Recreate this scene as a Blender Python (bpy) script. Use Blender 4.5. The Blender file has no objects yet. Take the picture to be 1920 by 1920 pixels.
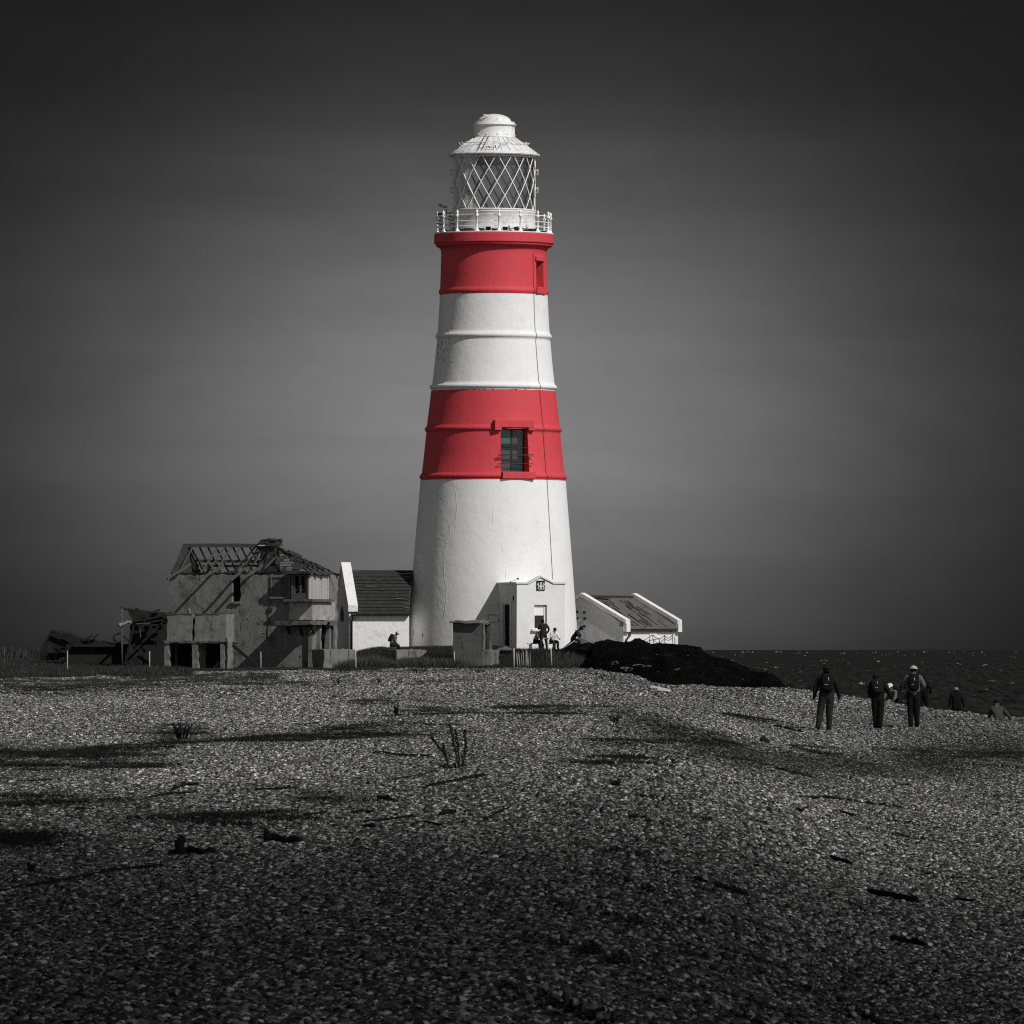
import bpy, bmesh, math, random
import numpy as np
from mathutils import Vector, Matrix
R = math.radians
random.seed(7); rng = np.random.default_rng(11)
SC = bpy.context.scene
COL = SC.collection
F = 15000.0          # focal length in photograph pixels (1920 px wide frame)
CX, HY = 960.0, 1218.0   # principal column, horizon row

# ------------------------------------------------------------------ camera
cam_d = bpy.data.cameras.new('camera'); cam = bpy.data.objects.new('camera', cam_d); COL.objects.link(cam)
cam_d.sensor_width = 36; cam_d.lens = 36*F/1920
cam_d.shift_y = (HY-960)/1920.0
cam.location = (0, 0, 0); cam.rotation_euler = (R(90), 0, 0)
cam_d.clip_start = 1.0; cam_d.clip_end = 200000
cam_d.dof.use_dof = True; cam_d.dof.focus_distance = 330; cam_d.dof.aperture_fstop = 34
SC.camera = cam

# ------------------------------------------------------------------ sky, sun, exposure
SUN_AZ, SUN_EL = 47.0, 41.0      # azimuth to the right of the direction back to the camera
sd = Vector((math.sin(R(SUN_AZ))*math.cos(R(SUN_EL)), -math.cos(R(SUN_AZ))*math.cos(R(SUN_EL)), math.sin(R(SUN_EL))))
W = bpy.data.worlds.new("World"); SC.world = W; W.use_nodes = True
nt = W.node_tree; nt.nodes.clear()
def N(nt, t, **k):
    n = nt.nodes.new(t)
    for a, b in k.items():
        if a.startswith('i_'): n.inputs[a[2:].replace('_', ' ')].default_value = b
        else: setattr(n, a, b)
    return n
def mth(nt, op, a, b=None, c=None, clamp=False):
    n = nt.nodes.new('ShaderNodeMath'); n.operation = op; n.use_clamp = clamp
    for i, v in enumerate((a, b, c)):
        if v is None: continue
        if isinstance(v, (int, float)): n.inputs[i].default_value = v
        else: nt.links.new(v, n.inputs[i])
    return n.outputs[0]
L = nt.links.new
sky = N(nt, 'ShaderNodeTexSky', sky_type='NISHITA', sun_disc=False)
sky.sun_elevation = R(SUN_EL); sky.sun_rotation = math.atan2(sd.x, sd.y)
bw = N(nt, 'ShaderNodeRGBToBW'); L(sky.outputs[0], bw.inputs[0])
tc = N(nt, 'ShaderNodeTexCoord'); sx = N(nt, 'ShaderNodeSeparateXYZ'); L(tc.outputs['Generated'], sx.inputs[0])
X_, Y_, Z_ = sx.outputs
gx = mth(nt, 'POWER', mth(nt, 'ABSOLUTE', mth(nt, 'DIVIDE', mth(nt, 'SUBTRACT', X_, -0.002), 0.046)), 2.0)
gz = mth(nt, 'POWER', mth(nt, 'ABSOLUTE', mth(nt, 'DIVIDE', mth(nt, 'SUBTRACT', Z_, 0.0235), 0.0325)), 2.0)
glow = mth(nt, 'EXPONENT', mth(nt, 'MULTIPLY', mth(nt, 'ADD', gx, gz), -1.0))
cmb = N(nt, 'ShaderNodeCombineXYZ'); L(mth(nt, 'MULTIPLY', X_, 7.0), cmb.inputs[0]); L(Y_, cmb.inputs[1]); L(mth(nt, 'MULTIPLY', Z_, 150.0), cmb.inputs[2])
nz = N(nt, 'ShaderNodeTexNoise', i_Scale=1.0, i_Detail=4.0, i_Roughness=0.55); L(cmb.outputs[0], nz.inputs['Vector'])
cmb2 = N(nt, 'ShaderNodeCombineXYZ'); L(mth(nt, 'MULTIPLY', X_, 30.0), cmb2.inputs[0]); L(Y_, cmb2.inputs[1]); L(mth(nt, 'MULTIPLY_ADD', Z_, 70.0, mth(nt, 'MULTIPLY', X_, 9.0)), cmb2.inputs[2])
nz2 = N(nt, 'ShaderNodeTexNoise', i_Scale=1.0, i_Detail=6.0, i_Roughness=0.6); L(cmb2.outputs[0], nz2.inputs['Vector']); nz2.inputs['Distortion'].default_value = 0.6
streak = mth(nt, 'MULTIPLY_ADD', nz2.outputs[0], 0.45, mth(nt, 'MULTIPLY_ADD', nz.outputs[0], 0.32, 0.60))
front = mth(nt, 'MULTIPLY', mth(nt, 'ADD', mth(nt, 'MULTIPLY', glow, 1.0), 0.05), streak)
back = N(nt, 'ShaderNodeMapRange', interpolation_type='SMOOTHSTEP'); L(Y_, back.inputs[0])
back.inputs[1].default_value = 0.95; back.inputs[2].default_value = 0.45; back.inputs[3].default_value = 0; back.inputs[4].default_value = AMB = 0.80
# zenith dimmed to keep light off the ground, horizon brighter for the walls
topd = N(nt, 'ShaderNodeMapRange', interpolation_type='SMOOTHSTEP'); L(Z_, topd.inputs[0])
topd.inputs[1].default_value = 0.12; topd.inputs[2].default_value = 0.75; topd.inputs[3].default_value = 1.0; topd.inputs[4].default_value = 0.05
tot = mth(nt, 'ADD', mth(nt, 'MULTIPLY', front, SKYK := 0.43), mth(nt, 'MULTIPLY', back.outputs[0], topd.outputs[0]))
bg = N(nt, 'ShaderNodeBackground'); bg.inputs[1].default_value = 0.1
L(mth(nt, 'MULTIPLY', tot, bw.outputs[0]), bg.inputs[0])
wo = N(nt, 'ShaderNodeOutputWorld'); L(bg.outputs[0], wo.inputs[0])

sun_d = bpy.data.lights.new('sun', 'SUN'); sun_d.energy = 3.6; sun_d.angle = R(0.5); sun_d.color = (1, 0.985, 0.965)
sun = bpy.data.objects.new('sun', sun_d); COL.objects.link(sun); sun.location = (0, 0, 60)
sun.rotation_euler = sd.to_track_quat('Z', 'Y').to_euler()
SC.view_settings.view_transform = 'Standard'; SC.view_settings.look = 'None'
SC.view_settings.exposure = 0; SC.view_settings.gamma = 1
SC.render.engine = 'CYCLES'
SC.cycles.max_bounces = 5; SC.cycles.transparent_max_bounces = 12; SC.cycles.sample_clamp_indirect = 1.5
SC.cycles.use_denoising = False; SC.cycles.filter_width = 1.15

# ------------------------------------------------------------------ helpers
def P(X, Y, D): return Vector(((X-CX)*D/F, D, -(Y-HY)*D/F))
def px(D): return D/F       # metres per photograph pixel at distance D

class MB:
    def __init__(s): s.v = []; s.f = []; s.m = []; s.sm = []
    def add(s, vs, fs, mi=0, smooth=False):
        o = len(s.v); s.v += [tuple(v) for v in vs]
        for f in fs: s.f.append(tuple(i+o for i in f)); s.m.append(mi); s.sm.append(smooth)
    def box(s, c, d, rz=0, mi=0, rot=None, taper=1.0):
        c = Vector(c); d = Vector(d)/2
        m = rot if rot is not None else Matrix.Rotation(rz, 3, 'Z')
        vs = []
        for z in (-1, 1):
            k = taper if z > 0 else 1
            for x, y in ((-1, -1), (1, -1), (1, 1), (-1, 1)):
                vs.append(c + m @ Vector((x*d.x*k, y*d.y*k, z*d.z)))
        s.add(vs, [(3, 2, 1, 0), (4, 5, 6, 7), (0, 1, 5, 4), (1, 2, 6, 5), (2, 3, 7, 6), (3, 0, 4, 7)], mi)
    def bar(s, a, b, w, h=None, mi=0, roll=0):
        a = Vector(a); b = Vector(b); h = h or w; d = b-a
        q = d.to_track_quat('Z', 'Y').to_matrix() @ Matrix.Rotation(roll, 3, 'Z')
        s.box((a+b)/2, (w, h, d.length), mi=mi, rot=q)
    def tube(s, pts, r, n=8, mi=0, cap=True):
        pts = [Vector(p) for p in pts]; rr = r if hasattr(r, '__len__') else [r]*len(pts)
        o = len(s.v); up = None
        for i, p in enumerate(pts):
            d = (pts[min(i+1, len(pts)-1)]-pts[max(i-1, 0)]).normalized()
            if up is None:
                up = Vector((0, 0, 1)) if abs(d.z) < .9 else Vector((1, 0, 0))
            a = d.cross(up).normalized(); b = a.cross(d).normalized(); up = b
            for k in range(n):
                t = 2*math.pi*k/n
                s.v.append(tuple(p+(a*math.cos(t)+b*math.sin(t))*rr[i]))
        for i in range(len(pts)-1):
            for k in range(n):
                k2 = (k+1) % n
                s.f.append((o+i*n+k, o+i*n+k2, o+(i+1)*n+k2, o+(i+1)*n+k)); s.m.append(mi); s.sm.append(True)
        if cap:
            s.f.append(tuple(o+k for k in range(n))[::-1]); s.m.append(mi); s.sm.append(False)
            s.f.append(tuple(o+(len(pts)-1)*n+k for k in range(n))); s.m.append(mi); s.sm.append(False)
    def lathe(s, prof, n=96, c=(0, 0, 0), mi=0, angs=None, skip=None, smooth=True):
        """prof: list of (r, z); angs measured from the camera side (-Y) towards +X"""
        angs = angs or [2*math.pi*k/n for k in range(n)]
        n = len(angs); o = len(s.v)
        for r, z in prof:
            for a in angs: s.v.append((c[0]+r*math.sin(a), c[1]-r*math.cos(a), c[2]+z))
        for i in range(len(prof)-1):
            for k in range(n):
                k2 = (k+1) % n
                am = (angs[k] + (angs[k2] if k2 else 2*math.pi))/2
                if skip and skip(am, (prof[i][1]+prof[i+1][1])/2): continue
                s.f.append((o+i*n+k, o+i*n+k2, o+(i+1)*n+k2, o+(i+1)*n+k)); s.m.append(mi); s.sm.append(smooth)
    def disc(s, r, z, n=48, c=(0, 0, 0), mi=0):
        vs = [(c[0]+r*math.sin(2*math.pi*k/n), c[1]-r*math.cos(2*math.pi*k/n), c[2]+z) for k in range(n)]
        s.add(vs, [tuple(range(n))], mi)
    def prism(s, poly, vec, mi=0):
        n = len(poly); poly = [Vector(p) for p in poly]; vec = Vector(vec)
        vs = poly+[p+vec for p in poly]
        fs = [tuple(range(n))[::-1], tuple(range(n, 2*n))]+[(i, (i+1) % n, (i+1) % n+n, i+n) for i in range(n)]
        s.add(vs, fs, mi)
    def ball(s, c, r, n=8, mi=0, sq=(1, 1, 1)):
        prof = [(max(1e-4, r*math.sin(math.pi*i/n)), -r*math.cos(math.pi*i/n)) for i in range(n+1)]
        o = len(s.v); s.lathe(prof, n*2 if n > 5 else 8, (0, 0, 0), mi)
        for i in range(o, len(s.v)):
            v = s.v[i]; s.v[i] = (c[0]+v[0]*sq[0], c[1]+v[1]*sq[1], c[2]+v[2]*sq[2])
    def build_each(s, name, mats, parent):
        """every separate piece becomes a part of its own"""
        par = list(range(len(s.v)))
        def fd(i):
            while par[i] != i: par[i] = par[par[i]]; i = par[i]
            return i
        for f in s.f:
            r0 = fd(f[0])
            for i in f[1:]: par[fd(i)] = r0
        groups = {}
        for k, f in enumerate(s.f): groups.setdefault(fd(f[0]), []).append(k)
        out = []
        for ks in groups.values():
            q = MB(); mp = {}
            for k in ks:
                for i in s.f[k]:
                    if i not in mp: mp[i] = len(q.v); q.v.append(s.v[i])
                q.f.append(tuple(mp[i] for i in s.f[k])); q.m.append(s.m[k]); q.sm.append(s.sm[k])
            out.append(q.build(name, mats, parent))
        return out
    def build(s, name, mats, parent=None, bevel=0.0, loc=None):
        me = bpy.data.meshes.new(name)
        o0 = parent_loc(parent) if parent is not None else (Vector(loc) if loc is not None else Vector((0, 0, 0)))
        me.from_pydata([(v[0]-o0.x, v[1]-o0.y, v[2]-o0.z) for v in s.v], [], s.f)
        me.polygons.foreach_set('material_index', s.m); me.polygons.foreach_set('use_smooth', s.sm)
        for m in (mats if isinstance(mats, (list, tuple)) else [mats]): me.materials.append(m)
        me.update()
        bm = bmesh.new(); bm.from_mesh(me); bmesh.ops.recalc_face_normals(bm, faces=bm.faces); bm.to_mesh(me); bm.free()
        ob = bpy.data.objects.new(name, me); COL.objects.link(ob)
        if parent is not None: ob.parent = parent
        else: ob.location = o0
        if bevel:
            b = ob.modifiers.new('bevel', 'BEVEL'); b.width = bevel; b.segments = 2; b.limit_method = 'ANGLE'
        return ob
def parent_loc(p):
    v = Vector((0, 0, 0))
    while p is not None: v = v+p.location; p = p.parent
    return v
def tag(o, label=None, cat=None, group=None, kind=None):
    if label: o['label'] = label
    if cat: o['category'] = cat
    if group: o['group'] = group
    if kind: o['kind'] = kind
    return o
def thing(name, loc, label, cat, group=None, kind=None):
    o = bpy.data.objects.new(name, None); COL.objects.link(o); o.location = loc; o.empty_display_size = .3
    return tag(o, label, cat, group, kind)
def rough(ob, amp=.04, step=.45, seed=0):
    """chipped, uneven edges on old masonry and timber"""
    bm = bmesh.new(); bm.from_mesh(ob.data)
    for _ in range(4):
        es = [e for e in bm.edges if e.calc_length() > step]
        if not es or len(bm.verts) > 6000: break
        bmesh.ops.subdivide_edges(bm, edges=es, cuts=1, use_grid_fill=True)
    bmesh.ops.triangulate(bm, faces=[f for f in bm.faces if len(f.verts) > 4])
    r_ = random.Random(len(bm.verts)+seed); cache = {}
    for v in bm.verts:
        k = (round(v.co.x, 2), round(v.co.y, 2), round(v.co.z, 2))
        if k not in cache: cache[k] = Vector((r_.gauss(0, amp*.55), r_.gauss(0, amp*.25), r_.gauss(0, amp*.55)))
        sh = any(e.is_boundary or e.calc_face_angle(0) > .6 for e in v.link_edges)
        v.co += cache[k]*(1 if sh else .25)
    bm.to_mesh(ob.data); bm.free(); return ob
class Fr:
    """local frame: origin o, u to the right along a facade, w out of the facade, z up; az = azimuth of the facade's normal, to the right of the way back to the camera"""
    def __init__(s, o, az):
        a = R(az); s.o = Vector(o); s.n = Vector((math.sin(a), -math.cos(a), 0)); s.u = Vector((math.cos(a), math.sin(a), 0)); s.rz = a
    def __call__(s, u, w, z): return s.o+s.u*u+s.n*w+Vector((0, 0, z))
    def box(s, mb, u0, u1, w0, w1, z0, z1, mi=0):
        mb.box(s((u0+u1)/2, (w0+w1)/2, (z0+z1)/2), (u1-u0, w1-w0, z1-z0), rz=s.rz, mi=mi)

# ------------------------------------------------------------------ materials
def mat(name, base, rough=0.8, var=0.25, scale=2.0, bump=0.0, bscale=20.0, spec=0.3, dirt=None, streaks=0.0, metal=0.0, detail=6.0):
    """mottled procedural material; dirt=(colour, amount, scale)"""
    m = bpy.data.materials.new(name); m.use_nodes = True; nt = m.node_tree; nt.nodes.clear(); L = nt.links.new
    out = N(nt, 'ShaderNodeOutputMaterial'); b = N(nt, 'ShaderNodeBsdfPrincipled'); L(b.outputs[0], out.inputs[0])
    b.inputs['Roughness'].default_value = rough; b.inputs['Specular IOR Level'].default_value = spec; b.inputs['Metallic'].default_value = metal
    if isinstance(base, (int, float)): base = (base, base, base)
    g = N(nt, 'ShaderNodeNewGeometry')
    n1 = N(nt, 'ShaderNodeTexNoise', i_Scale=scale, i_Detail=detail, i_Roughness=0.6); L(g.outputs['Position'], n1.inputs['Vector'])
    fac = mth(nt, 'MULTIPLY_ADD', n1.outputs[0], 2*var, 1-var)
    if streaks:
        mp = N(nt, 'ShaderNodeMapping'); mp.inputs['Scale'].default_value = (3.5, 3.5, 0.22); L(g.outputs['Position'], mp.inputs[0])
        n3 = N(nt, 'ShaderNodeTexNoise', i_Scale=1.5, i_Detail=5.0, i_Roughness=0.65); L(mp.outputs[0], n3.inputs['Vector'])
        fac = mth(nt, 'MULTIPLY', fac, mth(nt, 'MULTIPLY_ADD', n3.outputs[0], 2*streaks, 1-streaks))
    rgb = N(nt, 'ShaderNodeVectorMath', operation='SCALE'); rgb.inputs[0].default_value = base; L(fac, rgb.inputs['Scale'])
    col = rgb.outputs[0]
    if dirt:
        n2 = N(nt, 'ShaderNodeTexNoise', i_Scale=dirt[2], i_Detail=8.0, i_Roughness=0.65); L(g.outputs['Position'], n2.inputs['Vector'])
        mr = N(nt, 'ShaderNodeMapRange'); L(n2.outputs[0], mr.inputs[0]); mr.inputs[1].default_value = 0.52; mr.inputs[2].default_value = 0.7; mr.inputs[4].default_value = dirt[1]
        mx = N(nt, 'ShaderNodeMix', data_type='RGBA'); L(mr.outputs[0], mx.inputs[0]); L(col, mx.inputs[6])
        d = dirt[0]; mx.inputs[7].default_value = (d, d, d, 1) if isinstance(d, (int, float)) else (*d, 1)
        col = mx.outputs[2]
    L(col, b.inputs['Base Color'])
    if bump:
        n4 = N(nt, 'ShaderNodeTexNoise', i_Scale=bscale, i_Detail=6.0, i_Roughness=0.6); L(g.outputs['Position'], n4.inputs['Vector'])
        bp = N(nt, 'ShaderNodeBump'); bp.inputs['Strength'].default_value = 1.0; bp.inputs['Distance'].default_value = bump
        L(n4.outputs[0], bp.inputs['Height']); L(bp.outputs[0], b.inputs['Normal'])
    m['bsdf'] = 1
    return m
M = {}
M['white'] = mat('white_painted_render', 0.74, 0.75, 0.035, 0.6, 0.03, 1.6, dirt=(0.60, 0.5, 0.9), streaks=0.06)
M['white_old'] = mat('weathered_limewash', 0.74, 0.85, 0.08, 1.2, 0.03, 5.0, dirt=(0.4, 0.55, 1.6), streaks=0.08)
M['red'] = mat('red_painted_render', (0.56, 0.050, 0.064), 0.7, 0.07, 0.7, 0.03, 1.6, dirt=((0.42, 0.075, 0.09), 0.6, 2.5), streaks=0.12)
M['metal_white'] = mat('white_painted_metal', 0.70, 0.5, 0.06, 2.5, 0.0, dirt=(0.28, 0.7, 3.0), streaks=0.12)
M['rail'] = mat('white_painted_iron', 0.85, 0.5, 0.04, 4.0)
M['dark_metal'] = mat('dark_rusted_metal', 0.03, 0.6, 0.4, 6.0)
M['conc'] = mat('weathered_concrete', 0.15, 0.92, 0.4, 1.6, 0.012, 9.0, dirt=(0.04, 0.85, 2.2), streaks=0.5)
M['conc_dark'] = mat('stained_concrete', 0.085, 0.92, 0.35, 1.3, 0.012, 9.0, dirt=(0.025, 0.85, 2.4), streaks=0.5)
M['pebbledash'] = mat('pebbledash_render', 0.15, 0.95, 0.42, 5.0, 0.03, 14.0, dirt=(0.035, 0.85, 1.3), streaks=0.4, detail=10.0)
M['timber'] = mat('grey_weathered_timber', 0.065, 0.9, 0.45, 7.0, 0.02, 30.0)
M['timber_dark'] = mat('black_decayed_timber', 0.010, 0.9, 0.5, 6.0, 0.02, 30.0)
M['timber_pale'] = mat('bleached_timber_boards', 0.32, 0.9, 0.3, 4.0, 0.02, 20.0, streaks=0.35)
M['black'] = mat('dark_interior', 0.006, 1.0, 0.2, 3.0)
M['brick'] = mat('sooty_brick', 0.035, 0.95, 0.5, 8.0, 0.05, 14.0)
M['slate'] = mat('dark_slates', 0.026, 0.8, 0.45, 3.0, 0.03, 9.0, dirt=(0.07, 0.5, 2.4))
M['roofing'] = mat('patched_grey_roofing', 0.10, 0.85, 0.3, 2.0, 0.03, 6.0, dirt=(0.04, 0.7, 1.5), streaks=0.3)
M['driftwood'] = mat('wet_driftwood', 0.011, 0.9, 0.5, 9.0, 0.015, 40.0, spec=0.1)
M['driftwood_grey'] = mat('grey_driftwood', 0.07, 0.9, 0.4, 9.0, 0.015, 40.0)
M['plant_dark'] = mat('dark_dried_plant', 0.010, 0.9, 0.4, 20.0)
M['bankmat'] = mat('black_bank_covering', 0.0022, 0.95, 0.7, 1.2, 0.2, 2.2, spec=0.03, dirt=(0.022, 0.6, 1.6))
M['conc_pale'] = mat('pale_concrete', 0.27, 0.92, 0.3, 1.5, 0.01, 9.0, dirt=(0.08, 0.6, 1.9), streaks=0.3)
M['debris'] = mat('pale_debris', 0.5, 0.9, 0.2, 5.0)
M['glassdark'] = mat('dark_window_glass', 0.012, 0.08, 0.1, 2.0, spec=0.4)
M['teal'] = mat('teal_reflecting_pane', (0.04, 0.11, 0.10), 0.25, 0.2, 4.0, spec=0.5)
M['greypane'] = mat('grey_pane', 0.06, 0.3, 0.2, 4.0, spec=0.5)
M['blind'] = mat('white_window_board', 0.82, 0.6, 0.04, 3.0)
M['rope'] = mat('pale_rope', 0.35, 0.9, 0.2, 9.0)
def glass_mat(name, a=0.12):
    m = bpy.data.materials.new(name); m.use_nodes = True; nt = m.node_tree; nt.nodes.clear(); L = nt.links.new
    out = N(nt, 'ShaderNodeOutputMaterial'); mx = N(nt, 'ShaderNodeMixShader'); mx.inputs[0].default_value = a
    t = N(nt, 'ShaderNodeBsdfTransparent'); t.inputs[0].default_value = (.86, .86, .86, 1)
    g = N(nt, 'ShaderNodeBsdfGlossy'); g.inputs['Roughness'].default_value = .15; g.inputs[0].default_value = (.6, .6, .6, 1)
    L(t.outputs[0], mx.inputs[1]); L(g.outputs[0], mx.inputs[2]); L(mx.outputs[0], out.inputs[0]); return m
M['glass'] = glass_mat('lantern_glass')
# ------------------------------------------------------------------ terrain
_D = [8, 30, 43, 60, 80, 112, 150, 190, 230, 260, 285, 300, 330, 370, 400, 425, 434, 441, 450, 480, 520, 700, 1100, 3000]
_T = {
 -9000: [-2]*10+[-1.8]*8+[-1.6]*3+[-1.2, -0.9, -0.6],
 -300: [-2, -2, -2.0, -1.98, -1.92, -1.82, -1.80, -1.76, -1.70, -1.66, -1.62, -1.60, -1.72, -1.6, -1.4, -1.25, -1.15, -1.05, -0.95, -0.9, -0.85, -0.8, -0.5, -0.2],
 0:    [-2, -2, -2.0, -1.98, -1.92, -1.82, -1.80, -1.76, -1.70, -1.66, -1.62, -1.60, -1.72, -1.6, -1.4, -1.25, -1.15, -1.05, -0.95, -0.9, -0.85, -0.8, -0.5, -0.2],
 300:  [-2, -2, -2.0, -1.97, -1.90, -1.80, -1.76, -1.70, -1.62, -1.58, -1.52, -1.50, -1.50, -1.45, -1.3, -1.22, -1.15, -1.08, -1.0, -0.95, -0.9, -0.9, -0.9, -0.9],
 560:  [-2, -2, -2.0, -1.96, -1.88, -1.76, -1.73, -1.66, -1.58, -1.52, -1.46, -1.42, -1.36, -1.32, -1.26, -1.18, -1.15, -1.10, -1.0, -0.9, -0.8, -0.9, -0.9, -0.9],
 640:  [-2, -2, -2.0, -1.96, -1.87, -1.74, -1.70, -1.63, -1.55, -1.49, -1.43, -1.40, -1.34, -1.28, -1.22, -1.16, -1.12, -0.9, -0.25, -0.1, -0.1, -0.9, -0.9, -0.9],
 700:  [-2, -2, -2.0, -1.96, -1.86, -1.72, -1.68, -1.60, -1.52, -1.46, -1.41, -1.38, -1.32, -1.26, -1.20, -1.15, -1.0, -0.15, -0.02, 0.02, 0, -0.9, -0.9, -0.9],
 1000: [-2.02, -2.02, -2.02, -1.96, -1.86, -1.70, -1.66, -1.57, -1.49, -1.43, -1.38, -1.35, -1.29, -1.22, -1.16, -1.12, -1.02, 0.0, 0.08, 0.08, 0, -0.9, -0.9, -0.9],
 1150: [-2.05, -2.05, -2.05, -1.98, -1.88, -1.72, -1.66, -1.57, -1.49, -1.42, -1.36, -1.32, -1.26, -1.20, -1.20, -1.1, -1.0, -0.6, 0.0, 0.2, 0, -2, -6, -7],
 1240: [-2.10, -2.10, -2.10, -2.03, -1.93, -1.76, -1.70, -1.62, -1.56, -1.50, -1.46, -1.46, -1.52, -1.7, -1.7, -1.7, -1.6, -1, -0.4, -0.4, -0.8, -5, -7, -8],
 1320: [-2.15, -2.15, -2.15, -2.08, -1.98, -1.82, -1.80, -1.76, -1.68, -1.58, -1.50, -1.46, -1.7, -2.0, -2.2, -2.2, -2.2, -2.2, -2.5, -3, -4, -7, -8, -9],
 1420: [-2.34, -2.34, -2.34, -2.28, -2.16, -2.02, -1.98, -2.08, -1.86, -1.68, -1.53, -1.50, -1.8, -2.4, -3, -3.5, -4, -4, -5, -6, -7, -8, -9, -9],
 1530: [-2.46, -2.46, -2.46, -2.42, -2.34, -2.26, -2.20, -2.34, -2.08, -1.86, -1.66, -1.68, -2.0, -3, -4, -5, -5, -6, -6, -7, -8, -9, -9, -9],
 1650: [-2.52, -2.52, -2.52, -2.50, -2.46, -2.42, -2.34, -2.48, -2.22, -2.02, -1.92, -2.0, -2.5, -4, -5, -6, -6, -7, -7, -8, -8, -9, -9, -9],
 1780: [-2.56, -2.56, -2.56, -2.56, -2.54, -2.50, -2.42, -2.54, -2.27, -2.14, -2.2, -2.4, -3.2, -5, -6, -7, -7, -8, -8, -8, -8, -9, -9, -9],
 1920: [-2.60, -2.60, -2.60, -2.60, -2.60, -2.56, -2.46, -2.56, -2.30, -2.32, -2.6, -2.8, -4, -6, -7, -8, -8, -8, -8, -8, -8, -9, -9, -9],
 2300: [-2.64, -2.64, -2.64, -2.64, -2.66, -2.64, -2.62, -2.5, -2.44, -2.7, -3.1, -3.5, -5, -7, -8, -8, -8, -8, -8, -8, -9, -9, -9, -9],
 4000: [-3]*7+[-4, -5, -6, -7, -7]+[-8]*6+[-9]*6,
 9000: [-4]*4+[-6]*4+[-8]*10+[-9]*6,
}
_TX = np.array(sorted(_T)); _TZ = np.array([_T[k] for k in sorted(_T)], float); _TD = np.log(np.array(_D, float))
def _pchip(x, xs, ys):
    """monotone-ish cubic; ys shape (n, ...)"""
    i = np.clip(np.searchsorted(xs, x)-1, 0, len(xs)-2)
    h = np.diff(xs); d = np.diff(ys, axis=0)/h.reshape((-1,)+(1,)*(ys.ndim-1))
    m = np.zeros_like(ys); a, b = d[:-1], d[1:]
    with np.errstate(divide='ignore', invalid='ignore'): hm = np.where(a*b > 0, 2*a*b/(a+b+1e-30), 0)
    m[1:-1] = hm
    t = (x-xs[i])/h[i]; H_ = h[i]
    h00 = 2*t**3-3*t**2+1; h10 = t**3-2*t**2+t; h01 = -2*t**3+3*t**2; h11 = t**3-t**2
    e = (lambda a: a.reshape(a.shape+(1,)*(ys.ndim-1)))
    return e(h00)*ys[i]+e(h10*H_)*m[i]+e(h01)*ys[i+1]+e(h11*H_)*m[i+1]
_gx = np.concatenate([np.linspace(-9000, -600, 30), np.arange(-580, 2500, 12), np.linspace(2520, 9000, 30)])
_gd = np.exp(np.concatenate([np.linspace(math.log(8), math.log(300), 240), np.linspace(math.log(301), math.log(520), 160), np.linspace(math.log(530), math.log(3000), 30)]))
_a = _pchip(_gx, _TX.astype(float), _TZ)                      # (nx, nD)
_G = _pchip(np.log(_gd), _TD, _a.T.copy())                      # (nd, nx)
def vnoise(x, y, seed=0):
    x = np.asarray(x, float); y = np.asarray(y, float)
    xi = np.floor(x).astype(int); yi = np.floor(y).astype(int); fx = x-xi; fy = y-yi
    fx = fx*fx*(3-2*fx); fy = fy*fy*(3-2*fy)
    def h(a, b):
        n = (a*374761393+b*668265263+seed*69069) & 0x7fffffff
        n = ((n ^ (n >> 13))*1274126177) & 0x7fffffff
        return ((n ^ (n >> 16)) & 0xffff)/65535.0
    return (h(xi, yi)*(1-fx)+h(xi+1, yi)*fx)*(1-fy)+(h(xi, yi+1)*(1-fx)+h(xi+1, yi+1)*fx)*fy
_DX = _gd[:, None]*(_gx[None, :]-CX)/F
_DY = np.repeat(_gd[:, None], len(_gx), 1)
_G = _G+((vnoise(_DX*.45, _DY*.12, 3)-.5)*.16+(vnoise(_DX*.8, _DY*.25, 5)-.5)*.05)*np.clip(_DY/100, .3, 1)*np.where(_DY < 430, 1, .25)
def H(x, y):
    D = np.clip(np.asarray(y, float), _gd[0], _gd[-1]-1); X = np.clip(np.asarray(x, float)/D*F+CX, _gx[0], _gx[-1]-1)
    i = np.clip(np.searchsorted(_gd, D)-1, 0, len(_gd)-2); j = np.clip(np.searchsorted(_gx, X)-1, 0, len(_gx)-2)
    a = (D-_gd[i])/(_gd[i+1]-_gd[i]); b = (X-_gx[j])/(_gx[j+1]-_gx[j])
    return (_G[i, j]*(1-b)+_G[i, j+1]*b)*(1-a)+(_G[i+1, j]*(1-b)+_G[i+1, j+1]*b)*a
def ground_at(X, Y):
    """first ground point seen at a place given by column and row"""
    D = np.arange(30, 520, .25); x = (X-CX)*D/F; z = -(Y-HY)*D/F
    k = np.argmax(z <= H(x, D)); D = float(D[k]) if (z <= H(x, D)).any() else 436.0
    x = (X-CX)*D/F
    return Vector((x, D, float(H(x, D))))
def Zg(x, y): return float(H(x, y))

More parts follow.
